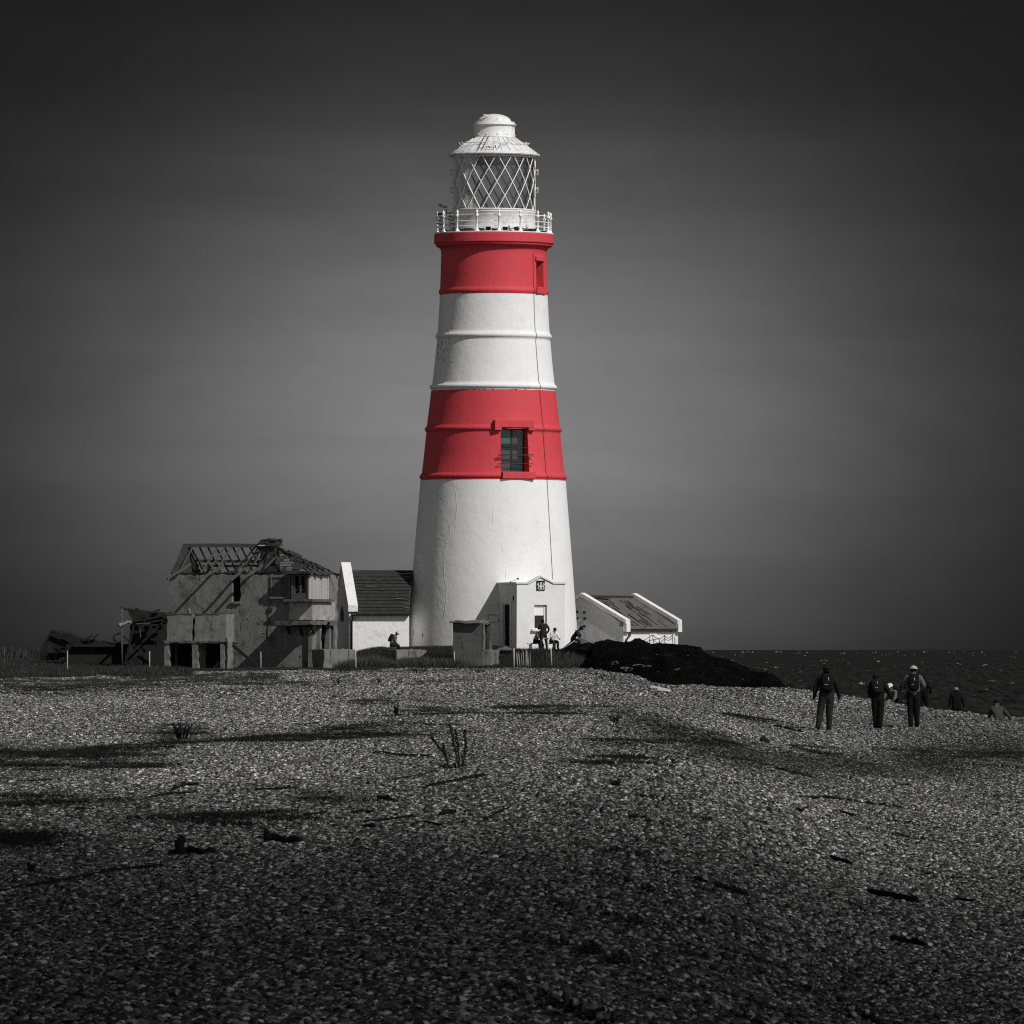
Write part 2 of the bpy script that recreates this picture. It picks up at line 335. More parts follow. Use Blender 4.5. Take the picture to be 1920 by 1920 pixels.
def np_mesh(name, V, Fc, mats, attrs=None, smooth=True, mi=None):
    me = bpy.data.meshes.new(name); k = Fc.shape[1]
    me.vertices.add(len(V)); me.vertices.foreach_set('co', V.astype(np.float32).ravel())
    me.loops.add(Fc.size); me.loops.foreach_set('vertex_index', Fc.astype(np.int32).ravel())
    me.polygons.add(len(Fc)); me.polygons.foreach_set('loop_start', np.arange(0, Fc.size, k, dtype=np.int32))
    me.polygons.foreach_set('loop_total', np.full(len(Fc), k, np.int32))
    me.polygons.foreach_set('use_smooth', np.full(len(Fc), smooth, bool))
    if mi is not None: me.polygons.foreach_set('material_index', mi.astype(np.int32))
    for m in mats: me.materials.append(m)
    for an, av in (attrs or {}).items():
        a = me.attributes.new(an, 'FLOAT', 'POINT'); a.data.foreach_set('value', av.astype(np.float32))
    me.update(calc_edges=True); return me
def grid_faces(nr, nc):
    i, j = np.meshgrid(np.arange(nr-1), np.arange(nc-1), indexing='ij'); a = (i*nc+j).ravel()
    return np.stack([a, a+1, a+nc+1, a+nc], 1)

def ground_mat():
    m = bpy.data.materials.new('shingle_bed'); m.use_nodes = True; nt = m.node_tree; nt.nodes.clear(); L = nt.links.new
    out = N(nt, 'ShaderNodeOutputMaterial'); b = N(nt, 'ShaderNodeBsdfPrincipled'); L(b.outputs[0], out.inputs[0]); b.inputs['Roughness'].default_value = .95
    b.inputs['Specular IOR Level'].default_value = .1
    g = N(nt, 'ShaderNodeNewGeometry')
    n = N(nt, 'ShaderNodeTexNoise', i_Scale=9.0, i_Detail=6.0); L(g.outputs['Position'], n.inputs['Vector'])
    r = N(nt, 'ShaderNodeMapRange'); L(n.outputs[0], r.inputs[0]); r.inputs[1].default_value = .35; r.inputs[2].default_value = .65; r.inputs[3].default_value = .004; r.inputs[4].default_value = .022
    c = N(nt, 'ShaderNodeCombineXYZ'); [L(r.outputs[0], c.inputs[i]) for i in range(3)]
    L(c.outputs[0], b.inputs['Base Color']); return m
Vt = np.stack([_DX, _DY, _G-.075*np.clip((432-_DY)/6, 0, 1)], -1).reshape(-1, 3)
gme = np_mesh('ground', Vt, grid_faces(len(_gd), len(_gx)), [ground_mat()])
ground = bpy.data.objects.new('ground', gme); COL.objects.link(ground); tag(ground, kind='structure')

# ------------------------------------------------------------------ sea
def sea_mat():
    m = bpy.data.materials.new('dark_choppy_sea'); m.use_nodes = True; nt = m.node_tree; nt.nodes.clear(); L = nt.links.new
    out = N(nt, 'ShaderNodeOutputMaterial'); b = N(nt, 'ShaderNodeBsdfPrincipled'); L(b.outputs[0], out.inputs[0])
    b.inputs['Roughness'].default_value = .5; b.inputs['Specular IOR Level'].default_value = .06
    g = N(nt, 'ShaderNodeNewGeometry')
    mp = N(nt, 'ShaderNodeMapping'); mp.inputs['Scale'].default_value = (0.9, 0.03, 0.5); L(g.outputs['Position'], mp.inputs[0])
    n = N(nt, 'ShaderNodeTexNoise', i_Scale=1.2, i_Detail=5.0); L(mp.outputs[0], n.inputs['Vector'])
    r = N(nt, 'ShaderNodeMapRange'); L(n.outputs[0], r.inputs[0]); r.inputs[1].default_value = .3; r.inputs[2].default_value = .7; r.inputs[3].default_value = .004; r.inputs[4].default_value = .030
    c = N(nt, 'ShaderNodeCombineXYZ'); [L(r.outputs[0], c.inputs[i]) for i in range(3)]
    L(c.outputs[0], b.inputs['Base Color']); return m
SEA = -5.0
sdv = np.exp(np.concatenate([np.linspace(math.log(300), math.log(6000), 420), np.linspace(math.log(6200), math.log(90000), 40)]))
sxv = np.concatenate([np.linspace(-4000, 1000, 12), np.arange(1020, 2200, 4), np.linspace(2220, 9000, 20)])
SX = sdv[:, None]*(sxv[None, :]-CX)/F; SY = np.repeat(sdv[:, None], len(sxv), 1)
def wave(x, y): return ((vnoise(x*.35+y*.02, y*.09, 21)-.5)*.75+(vnoise(x*.9, y*.3, 22)-.5)*.35)*np.clip((9000-y)/6000, 0, 1)
SZ = SEA+wave(SX, SY)
sea = bpy.data.objects.new('sea', np_mesh('sea', np.stack([SX, SY, SZ], -1).reshape(-1, 3), grid_faces(len(sdv), len(sxv)), [sea_mat()])); COL.objects.link(sea)
tag(sea, kind='structure')
mb = MB()
def whitecap(X, Y, wpx, hpx):
    D = min(-SEA*F/max(Y-HY, 3), 14000.); s = px(D); c = P(X, Y, D); n = 9; top = []; bot = []; bk = []
    z0 = SEA+.05 if False else c.z-hpx*s*.4
    for i in range(n):
        t = i/(n-1)*2-1; h = hpx*s*max(.12, (1-t*t))*random.uniform(.35, 1.1); xx = c.x+t*wpx*s/2; yy = D+.15*wpx*s*t*t*random.uniform(-1, 1)
        top.append((xx, yy+h*.6, z0+h)); bot.append((xx, yy, z0-.05*h)); bk.append((xx, yy+h*2, z0-.05*h))
    o = bot+top+bk
    mb.add(o, [(i, i+1, n+i+1, n+i) for i in range(n-1)]+[(n+i, n+i+1, 2*n+i+1, 2*n+i) for i in range(n-1)]+[(i, n+i, 2*n+i) for i in (0, n-1)]+[(i, i+1, 2*n+i+1, 2*n+i) for i in range(n-1)], smooth=True)
for X, Y, w, h in [(1493,1246,9,6),(1545,1239,16,3),(1540,1261,8,3),(1647,1241,6,4),(1500,1276,16,4),(1615,1282,13,6),(1627,1279,10,3),(1606,1225,5,2),(1583,1225,6,3),(1795,1245,14,3),
    (1850,1248,18,3),(1865,1246,8,2),(1758,1273,12,3),(1838,1271,13,5),(1832,1281,12,4),(1860,1277,18,3),(1880,1281,14,2),(1797,1279,26,2),(1830,1291,18,2.5),(1912,1255,12,2),(1910,1265,12,2),(1580,1291,12,3),(1420,1254,16,5),(1392,1247,8,3),(1455,1252,8,3),(1496,1273,6,3),
    (1890,1260,3,3),(1700,1292,8,2),(1898,1281,10,2),(1568,1293,8,2),(1370,1239,18,3)]:
    whitecap(X, Y, w*1.3, h*1.1)
for k in range(230):
    Y = HY+4+130*random.random()**1.7; whitecap(random.uniform(1330, 1990), Y, random.uniform(1.5, 8)*(1.6 if Y > 1240 else .8), random.uniform(.6, 2.0))
tag(mb.build('whitecaps', mat('sea_foam', 0.24, 0.9, 0.4, 3.0)), 'small white breaking wave crests scattered over the dark sea', 'whitecaps', kind='stuff')

# ------------------------------------------------------------------ scatter (one object per kind of ground stuff)
def scatter(name, pts, nrm, scl, idx, sources, rots=None):
    """pts Nx3 -> one object that instances the source patches"""
    n = len(pts); rot = np.zeros((n, 3))
    for i in range(n):
        v = Vector(nrm[i]); a = (rots[i] if rots is not None else random.choice((0, 1, 2, 3))*math.pi/2)
        e = (Vector((0, 0, 1)).rotation_difference(v).to_matrix() @ Matrix.Rotation(a, 3, 'Z')).to_euler()
        rot[i] = e
    me = bpy.data.meshes.new(name); me.vertices.add(n); me.vertices.foreach_set('co', np.asarray(pts, np.float32).ravel())
    a = me.attributes.new('rot', 'FLOAT_VECTOR', 'POINT'); a.data.foreach_set('vector', rot.astype(np.float32).ravel())
    a = me.attributes.new('scl', 'FLOAT', 'POINT'); a.data.foreach_set('value', np.asarray(scl, np.float32))
    a = me.attributes.new('idx', 'INT', 'POINT'); a.data.foreach_set('value', np.asarray(idx, np.int32))
    ob = bpy.data.objects.new(name, me); COL.objects.link(ob)
    gt = bpy.data.node_groups.new(name+'_nodes', 'GeometryNodeTree')
    gt.interface.new_socket('Geometry', in_out='INPUT', socket_type='NodeSocketGeometry'); gt.interface.new_socket('Geometry', in_out='OUTPUT', socket_type='NodeSocketGeometry')
    gi = gt.nodes.new('NodeGroupInput'); go = gt.nodes.new('NodeGroupOutput'); L = gt.links.new
    m2p = gt.nodes.new('GeometryNodeMeshToPoints'); L(gi.outputs[0], m2p.inputs[0])
    iop = gt.nodes.new('GeometryNodeInstanceOnPoints'); L(m2p.outputs[0], iop.inputs['Points'])
    jn = gt.nodes.new('GeometryNodeJoinGeometry')
    for s in reversed(sources):
        oi = gt.nodes.new('GeometryNodeObjectInfo'); oi.inputs['Object'].default_value = s; oi.inputs['As Instance'].default_value = True; L(oi.outputs['Geometry'], jn.inputs[0])
    L(jn.outputs[0], iop.inputs['Instance']); iop.inputs['Pick Instance'].default_value = True
    def at(nm, ty):
        q = gt.nodes.new('GeometryNodeInputNamedAttribute'); q.data_type = ty; q.inputs[0].default_value = nm; return q.outputs[0]
    L(at('idx', 'INT'), iop.inputs['Instance Index']); L(at('rot', 'FLOAT_VECTOR'), iop.inputs['Rotation']); L(at('scl', 'FLOAT'), iop.inputs['Scale'])
    L(iop.outputs[0], go.inputs[0])
    md = ob.modifiers.new('scatter', 'NODES'); md.node_group = gt
    return ob
def ico(sub):
    bm = bmesh.new(); bmesh.ops.create_icosphere(bm, subdivisions=sub, radius=1); V = np.array([v.co[:] for v in bm.verts]); Fc = np.array([[v.index for v in f.verts] for f in bm.faces]); bm.free(); return V, Fc
def rotmats(n, tilt):
    az = rng.uniform(0, 2*np.pi, n); tx = rng.normal(0, tilt, n); ty = rng.normal(0, tilt, n)
    c, s = np.cos(az), np.sin(az); Rz = np.zeros((n, 3, 3)); Rz[:, 0, 0] = c; Rz[:, 0, 1] = -s; Rz[:, 1, 0] = s; Rz[:, 1, 1] = c; Rz[:, 2, 2] = 1
    c, s = np.cos(tx), np.sin(tx); Rx = np.zeros((n, 3, 3)); Rx[:, 0, 0] = 1; Rx[:, 1, 1] = c; Rx[:, 1, 2] = -s; Rx[:, 2, 1] = s; Rx[:, 2, 2] = c
    c, s = np.cos(ty), np.sin(ty); Ry = np.zeros((n, 3, 3)); Ry[:, 1, 1] = 1; Ry[:, 0, 0] = c; Ry[:, 0, 2] = s; Ry[:, 2, 0] = -s; Ry[:, 2, 2] = c
    return Rx @ Ry @ Rz
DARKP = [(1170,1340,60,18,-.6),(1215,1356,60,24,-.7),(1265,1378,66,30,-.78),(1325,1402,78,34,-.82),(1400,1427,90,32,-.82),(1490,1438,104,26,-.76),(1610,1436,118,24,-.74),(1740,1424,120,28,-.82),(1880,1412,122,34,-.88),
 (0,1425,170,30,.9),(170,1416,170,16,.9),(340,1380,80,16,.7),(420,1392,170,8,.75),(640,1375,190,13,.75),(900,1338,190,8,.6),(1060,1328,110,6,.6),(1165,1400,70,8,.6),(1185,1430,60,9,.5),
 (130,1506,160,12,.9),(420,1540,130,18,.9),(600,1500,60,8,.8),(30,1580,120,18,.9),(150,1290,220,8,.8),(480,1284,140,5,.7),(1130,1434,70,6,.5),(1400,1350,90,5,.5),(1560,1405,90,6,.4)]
def pebble_mat():
    m = bpy.data.materials.new('shingle_pebbles'); m.use_nodes = True; nt = m.node_tree; nt.nodes.clear(); L = nt.links.new
    out = N(nt, 'ShaderNodeOutputMaterial'); b = N(nt, 'ShaderNodeBsdfPrincipled'); L(b.outputs[0], out.inputs[0]); b.inputs['Roughness'].default_value = .55
    b.inputs['Specular IOR Level'].default_value = .2
    at = N(nt, 'ShaderNodeAttribute', attribute_name='peb'); g = N(nt, 'ShaderNodeNewGeometry')
    n = N(nt, 'ShaderNodeTexNoise', i_Scale=60.0, i_Detail=4.0); L(g.outputs['Position'], n.inputs['Vector'])
    mp = N(nt, 'ShaderNodeMapping'); mp.inputs['Scale'].default_value = (0.30, 0.045, 0.3); L(g.outputs['Position'], mp.inputs[0])
    n2 = N(nt, 'ShaderNodeTexNoise', i_Scale=1.0, i_Detail=4.0, i_Roughness=.6); L(mp.outputs[0], n2.inputs['Vector'])
    big = N(nt, 'ShaderNodeMapRange'); L(n2.outputs[0], big.inputs[0]); big.inputs[1].default_value = .35; big.inputs[2].default_value = .62; big.inputs[3].default_value = .72; big.inputs[4].default_value = 1.1
    # patches of dark, weed-strewn shingle, and a darker band along the hollow
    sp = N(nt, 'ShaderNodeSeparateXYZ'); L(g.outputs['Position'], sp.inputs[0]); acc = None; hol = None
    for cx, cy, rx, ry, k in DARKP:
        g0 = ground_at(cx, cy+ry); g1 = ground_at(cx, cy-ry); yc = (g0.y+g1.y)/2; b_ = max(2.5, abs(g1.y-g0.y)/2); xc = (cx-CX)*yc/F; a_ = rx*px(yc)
        # the patch leans along the line of sight
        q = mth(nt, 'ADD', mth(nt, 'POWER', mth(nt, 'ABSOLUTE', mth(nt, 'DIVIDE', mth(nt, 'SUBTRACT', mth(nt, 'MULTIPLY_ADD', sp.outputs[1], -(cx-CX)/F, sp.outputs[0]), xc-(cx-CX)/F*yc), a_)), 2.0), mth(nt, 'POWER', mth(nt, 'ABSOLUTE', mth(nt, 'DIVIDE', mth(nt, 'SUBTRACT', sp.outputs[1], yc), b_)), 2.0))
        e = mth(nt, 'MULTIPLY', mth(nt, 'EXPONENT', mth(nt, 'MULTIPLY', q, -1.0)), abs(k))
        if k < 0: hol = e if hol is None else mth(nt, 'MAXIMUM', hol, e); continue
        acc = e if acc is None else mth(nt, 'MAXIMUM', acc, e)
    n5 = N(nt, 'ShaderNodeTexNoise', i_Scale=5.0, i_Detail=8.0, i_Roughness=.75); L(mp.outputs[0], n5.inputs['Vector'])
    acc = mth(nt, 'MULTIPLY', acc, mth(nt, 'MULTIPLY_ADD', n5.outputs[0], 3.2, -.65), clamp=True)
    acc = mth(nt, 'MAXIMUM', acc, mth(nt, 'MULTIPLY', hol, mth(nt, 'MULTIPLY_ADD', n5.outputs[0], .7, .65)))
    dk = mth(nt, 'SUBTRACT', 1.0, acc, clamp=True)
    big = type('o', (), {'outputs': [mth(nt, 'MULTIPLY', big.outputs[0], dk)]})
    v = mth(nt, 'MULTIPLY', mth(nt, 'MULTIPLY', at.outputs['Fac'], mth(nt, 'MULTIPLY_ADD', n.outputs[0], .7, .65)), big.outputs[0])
    c = N(nt, 'ShaderNodeCombineXYZ'); [L(v, c.inputs[i]) for i in range(3)]; L(c.outputs[0], b.inputs['Base Color'])
    bp = N(nt, 'ShaderNodeBump'); bp.inputs['Distance'].default_value = .004; L(n.outputs[0], bp.inputs['Height']); L(bp.outputs[0], b.inputs['Normal'])
    return m
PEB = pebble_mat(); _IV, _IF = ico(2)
def pebble_patch(k, size=1.2, dens=2700, mean=.0138):
    n = int(size*size*dens); r = mean*np.exp(rng.normal(0, .42, n)); r = np.clip(r, .006, .038)
    c = np.stack([rng.uniform(-size/2, size/2, n), rng.uniform(-size/2, size/2, n), rng.uniform(-.030, .014, n)-r*.2], 1)
    ax = np.stack([r*rng.uniform(.95, 1.45, n), r*rng.uniform(.7, 1.05, n), r*rng.uniform(.5, .92, n)], 1)
    Rm = rotmats(n, .38)
    lump = 1+.018*rng.normal(0, 1, (n, len(_IV), 1))+.10*np.sin(_IV[None, :, :1]*2.0+rng.uniform(0, 6.28, (n, 1, 1)))+.07*np.sin(_IV[None, :, 1:2]*2.6+rng.uniform(0, 6.28, (n, 1, 1)))
    V = (_IV[None]*lump*ax[:, None, :]); V = np.einsum('nij,nkj->nki', Rm, V)+c[:, None, :]
    Fc = (_IF[None]+np.arange(n)[:, None, None]*len(_IV)).reshape(-1, 3)
    alb = np.clip(.080*np.exp(rng.normal(0, 1.12, n)), .004, .72)
    alb = np.where(rng.random(n) < .02, rng.uniform(.35, .6, n), alb)
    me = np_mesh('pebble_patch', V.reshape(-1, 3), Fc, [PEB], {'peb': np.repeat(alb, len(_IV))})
    return bpy.data.objects.new('pebble_patch', me)
srcs = [pebble_patch(k) for k in range(5)]
def normal_at(x, y, e=.6):
    v = Vector((-(Zg(x+e, y)-Zg(x-e, y))/(2*e), -(Zg(x, y+e*3)-Zg(x, y-e*3))/(6*e), 1)); return v.normalized()
pts = []; nrm = []; scl = []; idx = []
def tiles(d0, d1, s):
    y = d0+s
    while y < d1:
        xa = (-1100-CX)*(y+s)/F; xb = (3500-CX)*(y+s)/F; x = xa
        while x < xb:
            X = x/y*F+CX
            lim = 436 if X < 1160 else (345 if X > 1250 else 400)
            if y < lim:
                pts.append((x, y, Zg(x, y))); nrm.append(normal_at(x, y)); scl.append(s/1.2*1.03); idx.append(random.randrange(5))
            x += s
        y += s
tiles(32, 90, 1.2); tiles(90, 160, 1.3); tiles(160, 250, 1.6); tiles(250, 436, 2.2)
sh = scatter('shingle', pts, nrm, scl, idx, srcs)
tag(sh, 'loose rounded pebbles covering the whole beach in the foreground', 'shingle', kind='stuff')

# low plants: patches of fine stems
def tuft_patch(size, n, hgt, wid, alb0, lean=.5):
    c = np.stack([rng.uniform(-size/2, size/2, n), rng.uniform(-size/2, size/2, n), np.full(n, -.02)], 1)
    keep = rng.random(n) < np.clip(vnoise(c[:, 0]*2.5+50, c[:, 1]*2.5+50, int(n))*1.6-.25, 0, 1); c = c[keep]; n = len(c)
    a = rng.uniform(0, 2*np.pi, n); w = wid*rng.uniform(.5, 1.4, n); h = hgt*rng.uniform(.35, 1.2, n)
    d = np.stack([np.cos(a), np.sin(a), np.zeros(n)], 1); ln = rng.normal(0, lean, (n, 2))*h[:, None]
    tip = c+np.stack([ln[:, 0], ln[:, 1], h], 1)
    V = np.stack([c-d*w[:, None], c+d*w[:, None], tip], 1).reshape(-1, 3)
    Fc = np.arange(3*n).reshape(-1, 3)
    alb = np.repeat(alb0*np.exp(rng.normal(0, .5, n)), 3)
    return V, Fc, alb
def plant_mat():
    m = bpy.data.materials.new('low_plants'); m.use_nodes = True; nt = m.node_tree; nt.nodes.clear(); L = nt.links.new
    out = N(nt, 'ShaderNodeOutputMaterial'); b = N(nt, 'ShaderNodeBsdfPrincipled'); L(b.outputs[0], out.inputs[0]); b.inputs['Roughness'].default_value = .9
    b.inputs['Specular IOR Level'].default_value = .1
    at = N(nt, 'ShaderNodeAttribute', attribute_name='peb'); c = N(nt, 'ShaderNodeCombineXYZ'); [L(at.outputs['Fac'], c.inputs[i]) for i in range(3)]; L(c.outputs[0], b.inputs['Base Color'])
    return m
PLM = plant_mat()
def tuft_src(*a):
    V, Fc, al = tuft_patch(*a); return bpy.data.objects.new('tuft_patch', np_mesh('tuft_patch', V, Fc, [PLM], {'peb': al}, smooth=False))
creep = [tuft_src(1.0, 1500, .075, .012, .014, .8) for _ in range(3)]
ell = [(-20,1430,150,22),(150,1418,170,15),(330,1372,48,12),(410,1392,150,7),(640,1378,180,11),(740,1362,150,8),(900,1338,170,6),(1040,1328,110,5),(1150,1355,38,7),(1170,1395,60,6),(1190,1425,50,8),
 (130,1505,140,10),(420,1538,120,16),(600,1500,55,7),(30,1578,95,14),(150,1292,200,6),(480,1284,130,4),(820,1280,90,3),(1400,1348,90,4),(1800,1415,130,14),(1540,1410,110,8),(1320,1390,60,14),(1410,1435,70,10),(1130,1432,60,5),(700,1318,60,4),(250,1440,60,5)]
pts = []; nrm = []; scl = []; idx = []
for cx, cy, rx, ry in ell:
    g0 = ground_at(cx, cy+ry); g1 = ground_at(cx, cy-ry); ya, yb = g0.y, max(g1.y, g0.y+1); D = (ya+yb)/2
    n = int(min(420, max(12, (yb-ya)*2*rx*px(D)*.7)))
    for _ in range(n):
        t = random.uniform(0, 2*math.pi); q = math.sqrt(random.random()); q *= random.uniform(.7, 1.25); X = cx+rx*q*math.cos(t); y = D+(yb-ya)/2*q*math.sin(t); x = (X-CX)*y/F
        if vnoise(x*1.6+90, y*.4, 8)+.8*vnoise(x*4, y*1.1, 9) < .8: continue
        pts.append((x, y, Zg(x, y))); nrm.append(normal_at(x, y)); scl.append(random.uniform(.7, 1.4)); idx.append(random.randrange(3))
tag(scatter('creeping_plants', pts, nrm, scl, idx, creep, rots=[random.uniform(0, 6.28) for _ in pts]), 'low dark creeping plants growing in long mats between the pebbles', 'plants', kind='stuff')
grass = [tuft_src(1.2, 900, .22, .016, .030, .35) for _ in range(3)]+[tuft_src(1.0, 500, .42, .014, .05, .35)]
pts = []; nrm = []; scl = []; idx = []
def grass_at(X, D, s, k=None):
    x = (X-CX)*D/F; pts.append((x, D, Zg(x, D)-.02)); nrm.append(normal_at(x, D)); scl.append(s); idx.append(random.randrange(3) if k is None else k)
for _ in range(3400):
    X, D = random.uniform(640, 1250), random.uniform(433.5, 444)
    if D > 439.6 and 930 < X < 1100: continue
    grass_at(X, D, random.uniform(.6, 1.2))
for _ in range(2400): grass_at(random.uniform(-150, 330), random.uniform(395, 520), random.uniform(.7, 1.7))
for _ in range(1100): grass_at(random.uniform(300, 700), random.uniform(424, 441), random.uniform(.4, 1.0))
for _ in range(500): grass_at(random.uniform(560, 1100), random.uniform(400, 436), random.uniform(.3, .6))
for _ in range(500): grass_at(random.uniform(-150, 520), random.uniform(335, 400), random.uniform(.4, .9))
for _ in range(900): grass_at(random.uniform(-200, 90), random.uniform(520, 1000), random.uniform(2, 4.5))
for _ in range(160): grass_at(random.uniform(650, 860), random.uniform(433, 436), random.uniform(.8, 1.5), 3)
for _ in range(60): grass_at(random.uniform(1040, 1130), random.uniform(433, 438), random.uniform(.8, 1.5), 3)
tag(scatter('bank_grass', pts, nrm, scl, idx, grass, rots=[random.uniform(0, 6.28) for _ in pts]), 'rough dark grass on the bank before the lighthouse and ruins', 'grass', kind='stuff')
# ------------------------------------------------------------------ lighthouse
LD = 450.0; S = px(LD)
LC = P(923.5, 1218, LD); LC.z = -0.1
LH = thing('lighthouse', LC, 'tall tapering white lighthouse with two broad red bands and a white lattice lantern on top', 'lighthouse')
def zy(Y): return (HY-Y)*S-LC.z
def prof(l): return [(r*S, zy(Y)) for r, Y in l]
TW_A, TW_B = R(18.5), R(60.0)     # directions of the two windows
def angs_with(wins, n=120):
    a = [2*math.pi*k/n for k in range(n)]
    for lo, hi in wins:
        a = [t for t in a if not (lo-.012 < t < lo+.012 or hi-.012 < t < hi+.012)]+[lo, hi]
    return sorted(a)
ring = lambda Y, r, k: [(r, Y-6), (r+k*.55, Y-4.3), (r+k, Y-1.6), (r+k, Y+1), (r+k*.6, Y+3.4), (r+.4, Y+4.6)]
def window_recess(ang, half, y0, y1, R0, R1, depth, mats, parent, name='window', drop=0):
    """reveal of an opening cut through the tower wall; R0/R1 wall radius at top/bottom"""
    mb = MB(); c = Vector((LC.x, LC.y, LC.z)); lo, hi = ang-half, ang+half
    def pt(a, r, z): return (c.x+r*math.sin(a), c.y-r*math.cos(a), c.z+z)
    z0, z1 = zy(y0), zy(y1); ri = min(R0, R1)-depth
    o = [pt(lo, R0, z0), pt(hi, R0, z0), pt(hi, R1, z1), pt(lo, R1, z1)]; i = [pt(lo, ri, z0), pt(hi, ri, z0), pt(hi, ri, z1), pt(lo, ri, z1)]
    mb.add(o+i, [(0, 1, 5, 4), (1, 2, 6, 5), (2, 3, 7, 6), (3, 0, 4, 7)], 0)
    return mb, i
# wall sections -------------------------------------------------
hw2 = math.asin(7.2/100.)/math.cos(TW_B)*.98; hw2 = .128
hw1 = .205
def wall(name, l, mt, win=None):
    mb = MB()
    if win:
        a0, hw, ya, yb = win
        mb.lathe(prof(l), angs=angs_with([(a0-hw, a0+hw)]), c=LC, skip=lambda am, z: a0-hw < am < a0+hw and zy(yb) < z < zy(ya))
    else: mb.lathe(prof(l), 120, c=LC)
    return mb.build(name, mt, LH)
wall('white_band', [(160.5, 1225), (160, 1213), (157.3, 1165), (154, 1120), (149.3, 1060), (144, 995), (139.4, 940), (136.6, 905), (136.3, 901.3)], M['white'])
wall('red_band', [(136.7, 901.2)]+[(r, Y) for r, Y in reversed(ring(895, 134.6, 3.6))]+[(133.6, 887), (129.5, 850), (125.8, 814)]+[(r, Y) for r, Y in reversed(ring(806, 125.2, 3.3))]+[(124.4, 797), (120, 762), (117.2, 736), (116.9, 733.4)], M['red'], (TW_A, hw1, 806.5, 887.5))
wall('white_band', [(116.5, 733.3)]+[(r, Y) for r, Y in reversed(ring(727, 115.2, 4.4))]+[(114.3, 717), (110, 678), (106.4, 641)]+[(r, Y) for r, Y in reversed(ring(631.5, 105.6, 3.4))]+[(104.7, 620), (102.6, 585), (101.3, 560), (101.2, 553.9)], M['white'])
wall('red_band', [(101.5, 553.8)]+[(r, Y) for r, Y in reversed(ring(548, 101, 2.2))]+[(100.6, 540), (99.8, 515), (99.2, 493), (98.9, 478), (99.2, 472), (100.8, 467), (104.5, 464.5), (108, 463), (109.6, 460.5), (109.2, 458)], M['red'], (TW_B, hw2, 492.5, 540.5))
# gallery slab
mb = MB(); mb.lathe(prof([(98, 458.2), (111.5, 458), (112.3, 457), (112.2, 441.5), (111.5, 440.5)]), 120, c=LC, smooth=False); mb.build('gallery_slab', M['red'], LH)
mb = MB(); mb.lathe(prof([(111.3, 440.4), (111.9, 439.6), (111.3, 438.2), (76, 437.4)]), 120, c=LC, smooth=False); mb.build('gallery_deck', M['metal_white'], LH)
# windows
def tw_window(ang, hw, ya, yb, ra, rb, lower):
    mb, inner = window_recess(ang, hw+.0005, ya, yb, ra*S+.02, rb*S+.02, .42 if lower else .62, None, None)
    w = mb.build('window', M['red'], LH)
    f = Fr((0, 0, 0), math.degrees(ang)); c = Vector((LC.x, LC.y, LC.z)); nr = f.n
    ri = min(ra, rb)*S-(.34 if lower else .6); half = hw*ri*1.02
    F_ = Fr(c+nr*ri, math.degrees(ang)); z0, z1 = zy(yb), zy(ya)
    b = MB(); F_.box(b, -half-.1, half+.1, -.16, -.1, z0-.05, z1+.05); b.build('pane', M['glassdark'] if lower else M['red'], w)
    # surround blocks
    rs = ra*S; G = Fr(c+nr*(rs*.985), math.degrees(ang)); hs = hw*rs
    b = MB()
    if lower:
        G.box(b, -hs-.42, hs+.34, -.25, .20, zy(804.5), zy(791)); G.box(b, -hs-.42, -hs-.02, -.25, .19, zy(810), zy(804.5)); G.box(b, hs+.02, hs+.40, -.25, .19, zy(810), zy(804.5))
        b.build('lintel', M['red'], w, bevel=.02)
        b = MB(); G2 = Fr(c+nr*(rb*S*.985), math.degrees(ang)); G2.box(b, -hs-.05, hs+.34, -.3, .24, zy(900), zy(887.6)); b.build('sill', M['red'], w, bevel=.02)
        b = MB(); fz = [z0, z0+.62, z0+1.02, z0+1.6, z1]
        for u in (-half, -.03, half): F_.box(b, u-.035, u+.035, -.09, -.03, z0, z1)
        for z in (z0+.03, z0+.66, z0+1.3, z0+1.55, z1-.03): F_.box(b, -half, half, -.085, -.035, z-.025, z+.025)
        b.build('frame', M['dark_metal'], w)
        b = MB(); F_.box(b, -half+.04, -.07, -.098, -.091, z0+1.6, z1-.07); b.build('pane', M['teal'], w)
        b = MB(); F_.box(b, -half+.04, -.07, -.098, -.091, z0+.06, z0+.62); F_.box(b, -half+.04, -.07, -.098, -.091, z0+.7, z0+1.26); F_.box(b, .01, .30, -.098, -.091, z0+1.6, z1-.07); F_.box(b, .01, .30, -.098, -.091, z0+.7, z0+1.26)
        b.build('pane', M['greypane'], w)
        b = MB(); G3 = Fr(c+nr*(rb*S*.985), math.degrees(ang))
        for z, pale in ((zy(855), 0), (zy(857.5), 0), (zy(872), 0)):
            b.tube([G3(-hs-.05, 0, z), G3(-hs-.28, .06, z+.01), G3(-hs-.22, .13, z), G3(hs+.2, .13, z), G3(hs+.26, .06, z), G3(hs+.1, 0, z)], .018, 6)
        b.tube([G3(-hs, .05, zy(842)), G3(hs, .05, zy(842))], .017, 6)
        b.build('guard_rail', M['dark_metal'], w)
    else:
        G.box(b, -hs-.12, hs+.12, -.2, .12, zy(491.5), zy(483.5)); b.build('lintel', M['red'], w, bevel=.02)
        b = MB(); G.box(b, -hs-.14, hs+.14, -.2, .2, zy(553), zy(541)); b.build('sill', M['red'], w, bevel=.02)
tw_window(TW_A, hw1, 806.5, 887.5, 125.3, 133.6, True)
tw_window(TW_B, hw2, 492.5, 540.5, 99.2, 100.7, False)
